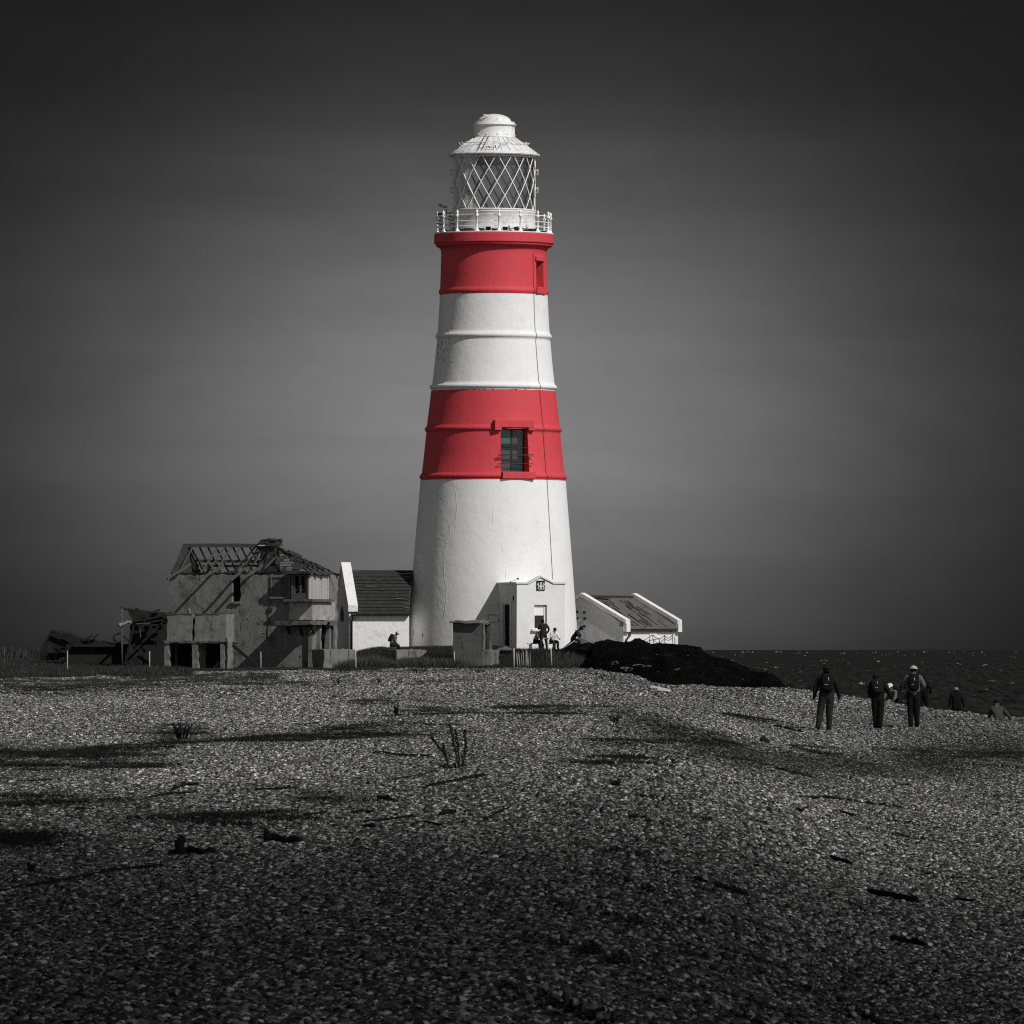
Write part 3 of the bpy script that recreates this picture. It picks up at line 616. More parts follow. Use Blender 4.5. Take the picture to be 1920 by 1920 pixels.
# lightning conductor
mb = MB(); a = R(47.3); pr = [(99, 478), (100.5, 540), (103.8, 548), (101.5, 555), (104.6, 620), (109.2, 631), (106.4, 641), (114.2, 717), (119.8, 727), (117, 735), (124.4, 797), (128.7, 806), (125.8, 814), (133.6, 887), (138.4, 895), (136.6, 905), (144, 995), (150, 1070), (151.6, 1086)]
mb.tube([(LC.x+(r*S+.03)*math.sin(a), LC.y-(r*S+.03)*math.cos(a), LC.z+zy(Y)) for r, Y in pr], .012, 6); mb.build('lightning_conductor', M['dark_metal'], LH)
# small wires near lower window
# lantern murette (base drum)
lx = 3.6*S   # lantern sits slightly right of the base axis in the photograph: the tower leans by this much over its height
mb = MB(); mb.lathe(prof([(80, 437.5), (79, 431), (77.8, 424), (77.6, 420), (77.2, 401), (78.2, 400), (78.2, 397.5), (76.5, 397.3)]), 96, c=LC); mb.build('lantern_base', M['metal_white'], LH)
zt, zb = zy(292), zy(397.3); rl = 77.0*S
# blanking panels: diamond-edged on the left and round the back-left
mb = MB(); a0, a1 = R(-97), R(-8); na = 128; nzz = 64
idxs = {}
def lpt(a, z, r=rl-.04): return (LC.x+r*math.sin(a), LC.y-r*math.cos(a), LC.z+z)
seg = R(22.5)
def covered(a, t):
    # t 0 top..1 bottom ; staircase of diamonds: boundary zigzags between -22.5-... degrees
    ph = t*2; tri = abs((ph % 1)-.5)*2      # 1 at nodes, 0 mid
    edge = R(-20)-(R(22.5))*(1-abs(t-.5)*2)*1.0+R(2)
    return a < edge
for i in range(na):
    for j in range(nzz):
        aa, ab = a0+(a1-a0)*i/na, a0+(a1-a0)*(i+1)/na; ta, tb = j/nzz, (j+1)/nzz
        if covered((aa+ab)/2, (ta+tb)/2):
            zA = zt+(zb-zt)*ta; zB = zt+(zb-zt)*tb
            o = len(mb.v); mb.add([lpt(aa, zA), lpt(ab, zA), lpt(ab, zB), lpt(aa, zB)], [(0, 1, 2, 3)], smooth=True)
pan = mb.build('blanking_panel', M['metal_white'], LH); pan.modifiers.new('s', 'SOLIDIFY').thickness = .03
# lattice bars, each a part
for k in range(16):
    for sgn in (1, -1):
        mb = MB(); n = 20
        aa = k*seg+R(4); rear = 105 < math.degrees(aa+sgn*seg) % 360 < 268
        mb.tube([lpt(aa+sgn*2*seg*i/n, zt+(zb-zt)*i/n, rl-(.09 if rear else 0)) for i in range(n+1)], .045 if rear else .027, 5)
        mid = math.degrees(aa+sgn*seg) % 360; mb.build('lattice_bar', M['black' if 105 < mid < 268 else 'rail'], LH)  # rear bars coloured black, their silhouette shade put into the colour
mb = MB(); mb.lathe([(rl-.07, zb), (rl-.07, zt)], 64, c=LC); mb.build('glazing', M['glass'], LH)
mb = MB()
for z in (zt-.12, zb+.05): mb.lathe([(rl+.02, z-.05), (rl+.06, z-.03), (rl+.06, z+.05), (rl-.05, z+.06)], 64, c=LC)
mb.build_each('lantern_ring', M['metal_white'], LH)
mb = MB(); mb.disc(rl-.1, zt-.02, c=LC); mb.lathe([(rl-.1, zt-.02), (rl-.1, zt-.42)], 48, c=LC); mb.build('lantern_ceiling', M['dark_metal'], LH)
# roof
mb = MB(); mb.lathe(prof([(70, 294), (84.5, 293.5), (85.8, 291.5), (85.2, 289.5), (80, 288), (79, 286.5), (60, 273), (39.5, 258.5), (30, 258.4)]), 32, c=LC, smooth=False); rf = mb.build('lantern_roof', M['metal_white'], LH)
mb = MB()
for k in range(32):
    a = 2*math.pi*(k+.0)/32
    mb.tube([(LC.x+r*S*math.sin(a), LC.y-r*S*math.cos(a), LC.z+zy(Y)) for r, Y in ((80, 287), (60.3, 272.8), (39.8, 258.3))], .022, 4)
mb.build_each('roof_seam', M['metal_white'], rf)
mb = MB(); zr = zy(270)
mb.tube([(LC.x+64*S*math.sin(2*math.pi*k/40), LC.y-64*S*math.cos(2*math.pi*k/40), LC.z+zr) for k in range(41)], .022, 5)
for k in range(16):
    a = 2*math.pi*k/16; mb.tube([(LC.x+(61)*S*math.sin(a), LC.y-61*S*math.cos(a), LC.z+zy(274)), (LC.x+66*S*math.sin(a), LC.y-66*S*math.cos(a), LC.z+zr+.07)], .025, 5)
mb.build('roof_handrail', M['metal_white'], rf)
mb = MB(); f = Fr(Vector(LC), -8)   # roof ladder and debris
for du in (-.12, .12): mb.tube([f(du-.25, 42*S, zy(259)+.05), f(du-.45, 81*S, zy(287)+.08)], .018, 5)
for k in range(3):
    t = .1+k/2.5; mb.tube([f(-.37-.2*t, (42+39*t)*S, zy(259)*(1-t)+zy(287)*t+.07), f(-.13-.2*t, (42+39*t)*S, zy(259)*(1-t)+zy(287)*t+.07)], .014, 5)
mb.build('roof_ladder', M['dark_metal'], rf)
mb = MB()
for k in range(6):
    u = -.1+.13*k+random.uniform(-.05, .05); mb.bar(f(u, (78+random.uniform(-6, 3))*S, zy(285)+.1), f(u+random.uniform(-.15, .2), 80*S, zy(286)+random.uniform(.1, .28)), .05, .03)
mb.build_each('nest_stick', M['dark_metal'], rf)
# ventilator drum and dome
mb = MB(); mb.lathe(prof([(40.5, 258.6), (40, 256.8), (38.5, 256), (38.3, 237), (38.6, 236), (41.3, 235.6), (41.4, 234), (38.7, 233), (38.6, 230.5), (38.2, 229.2), (32, 229)]), 64, c=LC); v = mb.build('ventilator', M['metal_white'], LH)
mb = MB(); mb.lathe(prof([(31.8*math.cos(R(a)), 229.2-15.6*math.sin(R(a))) for a in range(0, 91, 9)]), 48, c=LC); mb.build('dome', M['metal_white'], LH)
mb = MB()
for k in range(12):
    a = 2*math.pi*(k+.3)/12; mb.ball((LC.x+38.6*S*math.sin(a), LC.y-38.6*S*math.cos(a), LC.z+zy(253)), .05, 4)
mb.tube([(LC.x-.36, LC.y-.8, LC.z+zy(219)), (LC.x-.62, LC.y-.85, LC.z+zy(217.2))], .05, 6)
mb.build_each('fitting', M['metal_white'], v)
mb = MB()
for k in range(8):   # hand grips at the sides of the glazing
    for s_ in (-1, 1):
        z = zb+(zt-zb)*(.35+.32*(k % 2)); a = s_*R(88)+(k//2-1.5)*R(0); 
        x0 = LC.x+s_*(rl+.04); mb.tube([(x0, LC.y+(k//2-1.5)*.5, LC.z+z), (x0+s_*.12, LC.y+(k//2-1.5)*.5, LC.z+z), (x0+s_*.12, LC.y+(k//2-1.5)*.5, LC.z+z+.22), (x0, LC.y+(k//2-1.5)*.5, LC.z+z+.22)], .02, 5)
mb.build_each('hand_grip', M['metal_white'], LH)
# gallery railing: each post a part, rails parts
rg = 106.5*S; zd = zy(438.8); zp = zy(404.5)
for k in range(16):
    a = k*seg+R(5.2); c = (LC.x+rg*math.sin(a), LC.y-rg*math.cos(a), LC.z)
    mb = MB(); mb.lathe([(.15, zd), (.16, zd+.05), (.09, zd+.1), (.055, zd+.22), (.05, zp-.22), (.085, zp-.2), (.10, zp-.13), (.05, zp-.04), (.045, zp), (.085, zp+.05), (.06, zp+.13), (.002, zp+.2)], 10, c=c)
    mb.build('railing_post', M['rail'], LH)
for z in (zy(407.2), zy(419), zy(428.5)):
    mb = MB(); mb.tube([(LC.x+rg*math.sin(2*math.pi*k/64), LC.y-rg*math.cos(2*math.pi*k/64), LC.z+z) for k in range(65)], .026, 6); mb.build('gallery_rail', M['rail'], LH)
# solar panels leaning on the gallery and dark kit around the base
for X in (915.5, 947.5, 968.5):
    a = math.asin((X-926)/104.); f = Fr((LC.x+100*S*math.sin(a), LC.y-100*S*math.cos(a), LC.z), math.degrees(a))
    mb = MB(); q = Matrix.Rotation(f.rz, 3, 'Z') @ Matrix.Rotation(R(-32), 3, 'X')
    mb.box(f(0, .05, zy(433.8)), (.34, .04, .30), rot=q); sp = mb.build('solar_panel', M['rail'], LH)
    mb = MB(); mb.box(f(0, .075, zy(433.8)), (.29, .035, .25), rot=q); mb.build('solar_cell', M['glassdark'], sp)
mb = MB()
for a in np.arange(-100, 105, 4.0):
    a = R(float(a)); r = 90*S+random.uniform(-.3, .3); h = random.uniform(.05, .2)
    if random.random() < .8: mb.box((LC.x+r*math.sin(a), LC.y-r*math.cos(a), LC.z+zd+h/2), (random.uniform(.15, .4), .3, h), rz=a)
mb.build_each('gallery_box', M['dark_metal'], LH)
# aerials and wind sensors on the left of the gallery
for (X, Y0, Y1, dirs) in ((835, 405, 388, 1), (826, 438, 402, 0), (848, 438, 398, 0)):
    w = -math.sqrt(max(0, 1-((X-926)/106.5)**2))*rg; c = Vector((P(X, 0, LD).x, LC.y+w*.6, LC.z)); mb = MB()
    mb.tube([c+Vector((0, 0, zy(Y0))), c+Vector((0, 0, zy(Y1)))], .03, 6)
    if dirs:
        mb.tube([c+Vector((0, 0, zy(390))), c+Vector((-.42, 0, zy(388)))], .03, 6); mb.tube([c+Vector((-.28, 0, zy(388))), c+Vector((-.28, 0, zy(393)))], .02, 5)
        mb.box(c+Vector((-.36, 0, zy(388)+.05)), (.22, .1, .12)); mb.ball(c+Vector((-.1, 0, zy(390))), .08, 4)
    else:
        for q in range(5):
            mb.tube([c+Vector((-.35+.02*q, 0, zy(402+6*q))), c+Vector((.18-.03*q, .1, zy(405+6*q)))], .024, 5)
        mb.box(c+Vector((-.1, 0, zy(404))), (.25, .12, .2), rz=.5)
    mb.build('aerial', M['dark_metal'], LH)
# entrance block -------------------------------------------------
EF = Fr(P(968.7, 1218, 442.2), 18); EF.o.z = -.15; s4 = px(441.6)
ex = lambda X: (X-968.7)*s4/math.cos(R(18)); ez = lambda Y: (HY-Y)*s4+.15
Wd = ex(1059)
po = [(0, 0), (Wd, 0), (Wd, ez(1093)), (ex(1036.5), ez(1092.5)), (ex(1013), ez(1080)), (ex(992), ez(1093)), (0, ez(1093))]
wl, wr, wb, wt = ex(1001.5), ex(1025.5), ez(1179), ez(1133.5)
mb = MB()
def eb(u0, u1, w0, w1, z0, z1, mi=0): EF.box(mb, u0, u1, w0, w1, z0, z1, mi)
eb(0, wl, -.3, 0, 0, ez(1094)); eb(wr, Wd, -.3, 0, 0, ez(1094)); eb(wl, wr, -.3, 0, 0, wb); eb(wl, wr, -.3, 0, wt, ez(1094))
mb.prism([EF(u, 0, z) for u, z in ((ex(992), ez(1094)), (ex(1036.5), ez(1094)), (ex(1013), ez(1082)))], EF.n*-.3)
# left flank with the doorway, as three pieces (depth 3.6 m)
fl = EF; dd0, dd1 = 1.15, 2.45   # doorway between these distances back from the front
eb(0, .3, -dd0, -.302, 0, ez(1094)); eb(0, .3, -4.2, -dd1, 0, ez(1094)); eb(0, .3, -dd1, -dd0, ez(1133), ez(1094)); eb(Wd-.3, Wd, -4.0, -.302, 0, ez(1094)); eb(.3, Wd-.3, -4.0, -.302, ez(1098), ez(1095))
EB = mb.build('entrance_block', M['white'], LH)
mb = MB()   # coping along the parapet and pediment
cop = [(-.06, ez(1094)), (ex(990.5), ez(1094)), (ex(1013), ez(1081.5)), (ex(1037.5), ez(1093.5)), (Wd+.05, ez(1094))]
for (a, b) in zip(cop, cop[1:]): mb.prism([EF(a[0], .07, a[1]), EF(b[0], .07, b[1]), EF(b[0], .07, b[1]+.085), EF(a[0], .07, a[1]+.085)], EF.n*-.42)
mb.prism([EF(-.07, .072, ez(1094)), EF(.3, .072, ez(1094)), EF(.3, .072, ez(1094)+.088), EF(-.07, .072, ez(1094)+.088)], EF.n*-4.2)
mb.build('coping', M['metal_white'], EB)
mb = MB(); eb(.12, .18, -dd1, -dd0, 0, ez(1133)); mb.build('door', M['black'], EB)
mb = MB(); eb(-.04, .02, -dd0-.02, -dd0+.22, 0, ez(1131)); eb(-.04, .02, -dd1-.2, -dd1+.02, 0, ez(1131)); eb(-.04, .02, -dd1-.2, -dd0+.22, ez(1131), ez(1127)); mb.build('door_frame', M['metal_white'], EB)
mb = MB(); eb(wl, wr, -.26, -.2, wb, wt); w = mb.build('window', M['glassdark'], EB)
mb = MB(); eb(wl+.02, wr-.14, -.19, -.15, ez(1153.5), wt-.06); mb.build('window_board', M['blind'], w)
mb = MB(); eb(wl-.16, wr+.08, -.1, .16, wb-.13, wb); mb.build('sill', M['white'], w, bevel=.015)
mb = MB()
for a in ((wl, wl+.06, wb, wt), (wr-.14, wr-.02, wb, wt), (wl, wr, wt-.06, wt), (wl, wr, wb, wb+.05)): eb(a[0], a[1], -.2, -.12, a[2], a[3])
mb.build('frame', M['metal_white'], w)
# carved arms plaque (pale shield, crown and supporters on black)
mb = MB(); pu = ex(1013.2); pz = ez(1097.3); eb(pu-.235, pu+.235, .0, .05, pz-.27, pz+.27); pl = mb.build('arms_plaque', M['black'], EB)
mb = MB()
def pb(u, z, w, h, rot=0): mb.box(EF(pu+u, .065, pz+z), (w, .05, h), rot=Matrix.Rotation(EF.rz, 3, 'Z') @ Matrix.Rotation(rot, 3, 'Y'))
pb(0, -.02, .15, .15); pb(0, -.12, .10, .08); mb.ball(EF(pu, .06, pz+.10), .055, 5); pb(0, .155, .13, .03)
for s_ in (-1, 1):
    pb(s_*.15, 0, .05, .20, s_*.25); mb.ball(EF(pu+s_*.14, .06, pz+.13), .035, 4); pb(s_*.17, -.13, .07, .03, s_*.5); pb(s_*.19, .07, .04, .10, -s_*.4)
for k in range(7): pb(-.16+.053*k, -.215+.012*abs(k-3), .035, .05)
mb.build('arms_relief', M['metal_white'], pl)
mb = MB()   # lamp bracket and wire on top
mb.tube([P(957.2, 1094, 442), P(955.5, 1090, 442)], .03, 5); mb.ball(P(970.5, 1085, 444), .06, 4); mb.tube([P(970.5, 1085, 444), P(962, 1089, 444), P(955, 1091, 444)], .012, 4)
mb.build('lamp_bracket', M['dark_metal'], EB)
mb = MB(); mb.tube([EF(0-.03, -.55, ez(1117)), EF(-.03, -.55, ez(1126))], .03, 5); mb.build('door_sensor', M['dark_metal'], EB)
# plaster cracks
mb = MB()
def onw(X, Y):   # on the white tower wall
    r = np.interp(Y, [905, 940, 995, 1060, 1120, 1165, 1213], [136.6, 139.4, 144, 149.3, 154, 157.3, 160])*S; a = math.asin(max(-.99, min(.99, (X-925+ (Y-905)*-.005)*S/r))); return (LC.x+(r+.004)*math.sin(a), LC.y-(r+.004)*math.cos(a), LC.z+zy(Y))
for pl_ in ([(852, 905), (857, 935), (859, 960), (855, 980), (845, 990)], [(845, 982), (847, 1000), (838, 1025), (834, 1045), (835, 1070), (837, 1090), (841, 1104), (840, 1125), (834, 1160)], [(840, 1020), (828, 1010), (814, 985)], [(940, 1018), (945, 1035)], [(952, 1055), (949, 1085)], [(925, 950), (924, 985)]):
    mb.tube([onw(X+random.uniform(-.7, .7), Y) for X, Y in pl_], .008, 4)
mb.build_each('plaster_crack', mat('crack_shadow_line', .62, .9, .3, 6.0), LH)
mb = MB()   # flaked paint along the lower edge of the white band
for k in range(16):
    a = R(random.uniform(-75, 75)); f = Fr((LC.x+117*S*math.sin(a), LC.y-117*S*math.cos(a), LC.z+zy(733.6)), math.degrees(a)); w_ = random.uniform(.5, 2.5)*S
    mb.prism([f(-w_, .02, 0), f(w_, .02, -.01), f(w_*.6, .02, random.uniform(.01, .03)), f(-w_*.7, .02, random.uniform(.0, .03))], f.n*-.05)
mb.build_each('paint_flake', M['brick'], LH)
mb = MB()   # black stain patches low on the wall, thin flaked spots
for X, Y, w_, h_ in ((778.5, 1188, 1.2, 15), (796.3, 1192, 1.4, 8), (777.5, 1199, .8, 3), (770.5, 1138, 2.6, 4)):
    c = Vector(onw(X, Y)); a = math.atan2(c.x-LC.x, -(c.y-LC.y)); f = Fr(c, math.degrees(a)); n = 8
    mb.prism([f(w_*S*math.cos(2*math.pi*k/n)*.5, .012, h_*S*math.sin(2*math.pi*k/n)*.5) for k in range(n)], f.n*-.03)
mb.build_each('stain_patch', M['dark_metal'], LH)
mb = MB()   # blotchy mould under the second ring, left side
for k in range(46):
    Y = random.uniform(626, 682); X = 819+abs(random.gauss(0, 13))+(Y-626)*.02; r = np.interp(Y, [620, 641, 678, 717], [104.7, 106.4, 110, 114.3])*S; q = (X-926)*S/r
    if abs(q) > .985: continue
    a = math.asin(q); c = Vector((LC.x+(r+.003)*math.sin(a), LC.y-(r+.003)*math.cos(a), LC.z+zy(Y))); f = Fr(c, math.degrees(a)); n = 7; w_ = random.uniform(.3, 1.0)*S; h_ = random.uniform(1, 5)*S
    mb.prism([f(w_*math.cos(2*math.pi*k/n)*random.uniform(.5, 1.3), .006, h_*math.sin(2*math.pi*k/n)*random.uniform(.5, 1.3)) for k in range(n)], f.n*-.03)
mb.build_each('mould_stain', mat('grey_mould', .26, .9, .5, 9.0), LH)
LH.rotation_euler = (0, R(0.2), 0)
# ------------------------------------------------------------------ derelict house
HD = 438.0; hs_ = px(HD); az = -20
hz = lambda Y: (1257-Y)*hs_            # height above the foot of the wall
o = P(582, 1257, HD); HF = Fr(o, az); hu = lambda X: (X-582)*hs_/math.cos(R(az))   # u along facade from the right-hand corner (negative = left)
house = thing('derelict_house', o, 'roofless derelict two-storey house with bare rafters, brick chimney and boarded bay', 'house')
U0 = hu(313.5); DEP = 4.1; E = hz(1077); RZ = hz(1022)
def hb(mb, X0, X1, Y0, Y1, w0, w1, mi=0): HF.box(mb, hu(X0), hu(X1), w0, w1, hz(max(Y0, Y1)), hz(min(Y0, Y1)), mi)
mb = MB()
hb(mb, 313.5, 433.3, 1077, 1275, -.3, 0); hb(mb, 448.5, 582, 1077, 1275, -.3, 0); hb(mb, 433.3, 448.5, 1077, 1080, -.3, 0); hb(mb, 433.3, 448.5, 1128.5, 1275, -.3, 0)
HF.box(mb, U0, U0+.3, -DEP, -.3, -.5, E); HF.box(mb, U0+.3, 0, -DEP, -DEP+.3, -.5, E)
HF.box(mb, -.3, 0, -1.1, -.3, -.5, E); HF.box(mb, -.3, 0, -DEP+.3, -2.9, -.5, E); HF.box(mb, -.3, 0, -2.9, -1.1, 2.5, E); 
# left gable wall
rough(mb.build('wall', M['pebbledash'], house), 0.045)
mb = MB(); mb.prism([HF(U0, -.05, E), HF(U0, -DEP+.05, E), HF(U0, -DEP/2-.15, RZ), HF(U0, -DEP/2+.15, RZ)], HF.u*.3); rough(mb.build('gable', M['brick'], house), 0.07)
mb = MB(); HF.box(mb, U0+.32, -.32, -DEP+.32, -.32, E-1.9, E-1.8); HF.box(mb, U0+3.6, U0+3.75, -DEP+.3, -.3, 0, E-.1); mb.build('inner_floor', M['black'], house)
mb = MB(); hb(mb, 431, 450, 1128.5, 1132, -.1, .12); mb.build('window_sill', M['conc'], house)
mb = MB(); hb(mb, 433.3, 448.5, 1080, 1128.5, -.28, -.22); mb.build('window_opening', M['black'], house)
# blocked window, with raised frame
wn = None
mb = MB(); hb(mb, 510, 541.5, 1083.5, 1118.5, -.02, .03); wn = mb.build('blocked_window', M['conc_dark'], house)
mb = MB(); hb(mb, 507, 544, 1079, 1082.5, 0, .08); hb(mb, 541.5, 544.5, 1082.5, 1120, 0, .08); hb(mb, 507.5, 509.5, 1082.5, 1120, 0, .07); hb(mb, 507, 545, 1119, 1122, 0, .2); mb.build('window_frame', M['conc'], wn)
# corner bay: glazed front, pale boarded flank
mb = MB(); BW = hu(551), .03
HF.box(mb, BW[0], BW[0]+.1, 0, .44, hz(1123), hz(1077)); HF.box(mb, BW[0]+.1, BW[1]-.1, .36, .44, hz(1123), hz(1112)); HF.box(mb, BW[0]+.1, BW[1]-.1, .3, .42, hz(1080), hz(1077)); HF.box(mb, BW[1]-.06, BW[1]+.04, .34, .46, hz(1123), hz(1077))
bay = mb.build('bay', M['timber'], house)
mb = MB()
for k in range(16):
    w1 = .44-k*.19; zt_ = hz(1077)-random.uniform(0, .05); HF.box(mb, BW[1]-.02, BW[1]+.04+random.uniform(-.01, .015), w1-.18, w1, hz(1123), zt_)
mb.build('boarding', M['timber_pale'], bay)
mb = MB(); HF.box(mb, BW[0]+.1, BW[1]-.08, .1, .14, hz(1112), hz(1080)); mb.build('pane', M['glassdark'], bay)
mb = MB(); um = (BW[0]+BW[1])/2+.03
HF.box(mb, um-.04, um+.04, .14, .42, hz(1112), hz(1080)); HF.box(mb, BW[0]+.1, BW[1]-.08, .3, .36, hz(1107), hz(1105.5)); mb.bar(HF(BW[0]+.25, .25, hz(1110)), HF(BW[0]+.5, .25, hz(1082)), .05)
HF.box(mb, BW[0]+.1, BW[0]+.22, .3, .4, hz(1112), hz(1080)); mb.build_each('mullion', M['timber'], bay)
mb = MB(); HF.box(mb, BW[0]-.35, BW[1]+.25, -2.9, .72, hz(1076.5), hz(1071.5)); rough(mb.build('flat_roof', M['brick'], bay), 0.07)
mb = MB(); HF.box(mb, hu(538), BW[1]+.32, -2.7, .60, hz(1128), hz(1123.3)); mb.build('bay_ledge', M['conc_dark'], bay)
# solid parapet panel below
mb = MB(); HF.box(mb, hu(543), 0.02, .01, .12, hz(1163), hz(1128.2)); HF.box(mb, .02, .16, -3.3, .12, hz(1163), hz(1128.2)); rough(mb.build('parapet', M['conc_pale'], house), 0.045)
# canopy slab with props
mb = MB(); HF.box(mb, hu(530), .45, -2.9, 1.15, hz(1172), hz(1164.5)); cn = rough(mb.build('canopy', M['conc_dark'], house), 0.045)
mb = MB()
for u, w in ((.06, .05), (.10, -1.0), (.14, -2.3)): HF.box(mb, u-.13, u+.13, w-.13, w+.13, 0, hz(1172.2))
mb.build_each('canopy_post', M['conc'], cn)
mb = MB()
for u, w, du, dw, z0, z1 in ((.3, .1, -.1, .7, 2.0, 2.7), (.3, -1.0, .5, .2, 1.7, 2.65), (-1.2, .02, 0, .7, 2.0, 2.75), (-.45, .02, 0, .7, 1.9, 2.75)):
    mb.bar(HF(u, w, z0), HF(u+du, w+dw, z1), .1)
for q in range(7): mb.bar(HF(random.uniform(-1.6, .3), random.uniform(.3, 1.1), hz(1164)), HF(random.uniform(-1.6, .4), random.uniform(.3, 1.3), hz(1164)+random.uniform(.02, .12)), .07, .03)
mb.build_each('brace', M['timber_dark'], cn)
mb = MB(); HF.box(mb, -.05, .2, -3.2, -2.9, 0, 2.5); HF.box(mb, -.2, .14, -2.9, -1.2, 0, .9); rough(mb.build('side_wall', M['conc_dark'], house), 0.045)
# roof timbers: every rafter a part
def raf(a, b, w=.10, h=.12, name='rafter', m='timber_dark'):
    q = MB(); a, b = Vector(a), Vector(b); n = 4; pp_ = [a.lerp(b, i/n)+Vector((0, 0, random.uniform(-.03, .03) if 0 < i < n else 0)) for i in range(n+1)]
    for i in range(n): q.bar(pp_[i], pp_[i+1]+(pp_[i+1]-pp_[i])*.06, w*random.uniform(.8, 1.1), h*random.uniform(.8, 1.1))
    q.build(name, M[m], house)
RU0, RU1 = U0+.0, hu(477)-.3; rd = -DEP/2
raf(HF(RU0-.02, rd, RZ+.04), HF(RU1+.9, rd, RZ-.02), .14, .22, 'ridge_beam', 'timber')
raf(HF(U0, -DEP+.15, E+.03), HF(hu(590)-.2, -DEP+.15, E+.02), .2, .14, 'wall_plate'); raf(HF(U0+.1, -.15, E+.06), HF(-.1, -.15, E+.05), .2, .12, 'wall_plate')
raf(HF(U0+.3, rd-1.0, E+.80), HF(RU1, rd-1.0, E+.76), .12, .16, 'purlin', 'timber'); raf(HF(U0+1.2, rd-.35, E+.52), HF(RU1-.3, rd-.35, E+.5), .1, .14, 'purlin')
nr = 10
for k in range(nr):     # rear slope
    u = RU0+.45+(RU1-RU0-.2)*k/(nr-1)*.98
    if k in (13,): continue
    raf(HF(u, rd, RZ-.05), HF(u+random.uniform(-.04, .04), -DEP+.1, E+.08), .065, .09, 'rafter')
for u, l, du in ((.55, 1.0, 0), (2.05, .96, -.15), (2.45, .75, -.2), (2.9, .72, -.25), (3.4, .3, -.1)):
    a = HF(U0+u, rd, RZ-.05); b = HF(U0+u+du, .1, E+.05); raf(a, a+(b-a)*l, .065, .09, 'rafter', 'timber')
for u, w0, z0, w1, z1, du in ((.55, -.9, E+.62, .75, E-.22, -.35), (2.6, -.7, E+.52, 1.2, E-.25, -.3), (4.0, -.35, E+.35, .8, E-.32, -.05), (5.0, -.8, E+.55, .9, E-.25, -.35), (1.6, -.7, E+.1, -.6, E+.5, .6), (2.1, -1.2, E+.1, -1.1, E+.55, -.6)):
    raf(HF(U0+u+.35, w0, z0), HF(U0+u+du, w1, z1), .10, .12, 'fallen_rafter', 'timber')
# hipped right end: crossing rafters, battens and clinging slates
hx = HF(RU1+.75, rd, RZ-.05)
for k in range(5):
    t = k/4; raf(HF(RU1-.5+.35*k*.6, rd, RZ-.04), HF(RU1-.9+.42*k+random.uniform(-.1, .1), .05-.1*random.random(), E+.1), .06, .08, 'rafter'); 
    raf(hx+HF.u*(.0), HF(-.1, -.1-(DEP-.3)*t, E+.1), .06, .08, 'hip_rafter')
for k in range(4): raf(HF(RU1-.9+.5*k, -.3, E+.2), HF(RU1-.3+.45*k, rd-.2, RZ-.25), .06, .08, 'rafter', 'timber')
mb = MB()
for k in range(9):
    t = .12+.10*k; a = hx.lerp(HF(-.1, -.15, E+.12), t); b = hx.lerp(HF(-.1, -DEP+.3, E+.12), t); mb.bar(a+Vector((0, 0, .07)), b+Vector((0, 0, .07)), .05, .04)
    a2 = hx.lerp(HF(RU1+.6, -.05, E+.12), t); mb.bar(a+Vector((0, 0, .07)), a2.lerp(a, .35)+Vector((0, 0, .07)), .05, .04)
mb.build_each('roof_batten', M['timber_dark'], house)
mb = MB()
for k in range(15):
    t = random.uniform(.25, .98); q = random.random(); a = hx.lerp(HF(-.1, -.15, E+.12), t); b = hx.lerp(HF(-.1, -DEP+.3, E+.12), t); c = a.lerp(b, q)+Vector((0, 0, .12))
    mb.box(c, (.34, .28, .03), rot=Matrix.Rotation(HF.rz, 3, 'Z') @ Matrix.Rotation(R(33+random.uniform(-4, 4)), 3, 'Y') @ Matrix.Rotation(random.uniform(-.15, .15), 3, 'Z'))
for k in range(12):
    t = random.uniform(.45, .98); a = hx.lerp(HF(-.1, -.05, E+.12), t); b = hx.lerp(HF(RU1+.7, -.05, E+.12), t); c = a.lerp(b, random.random()*.9)+Vector((0, 0, .08))
    mb.box(c, (.30, .32, .03), rot=Matrix.Rotation(HF.rz, 3, 'Z') @ Matrix.Rotation(R(38), 3, 'X') @ Matrix.Rotation(random.uniform(-.2, .2), 3, 'Z'))
mb.build('roof_slates', M['slate'], house)
mb = MB(); cu = hu(497)-.55; HF.box(mb, cu-.42, cu+.42, rd-.45, rd+.35, 1.0, hz(1022)); HF.box(mb, cu-.55, cu+.55, rd-.58, rd+.48, hz(1022), hz(1017.5)); HF.box(mb, cu-.5, cu+.52, rd-.5, rd+.42, hz(1017.5), hz(1013)); HF.box(mb, cu-.45, cu+.6, rd-.5, rd+.42, hz(1013), hz(1009.5))
for k in range(9): HF.box(mb, cu-.42+.1*k, cu-.36+.1*k+random.uniform(0, .05), rd+.3, rd+.37, hz(1024)+.0, hz(1023)+random.uniform(0, .08))
ch = rough(mb.build('chimney', M['brick'], house), 0.07)
mb = MB(); HF.box(mb, cu-.52, cu-.1, rd-.3, rd+.50, hz(1022.6), hz(1020.6)); mb.build('lead_flashing', M['debris'], ch)
mb = MB()   # rubble heap inside the roof space
for k in range(26): mb.box(HF(U0+random.uniform(.4, 7.6), random.uniform(-3.6, -.4), E+random.uniform(-.05, .22)), (random.uniform(.1, .5), random.uniform(.1, .3), random.uniform(.05, .3)), rz=random.random()*3)
mb.build('roof_rubble', M['brick'], house)
mb = MB()   # cable down the facade
mb.tube([HF(hu(X), .04, hz(Y)) for X, Y in ((507, 1082), (505, 1100), (506, 1130), (503, 1150), (505, 1165), (501, 1180), (502, 1200))], .02, 4); hb(mb, 502, 510.5, 1139, 1146, 0, .08)
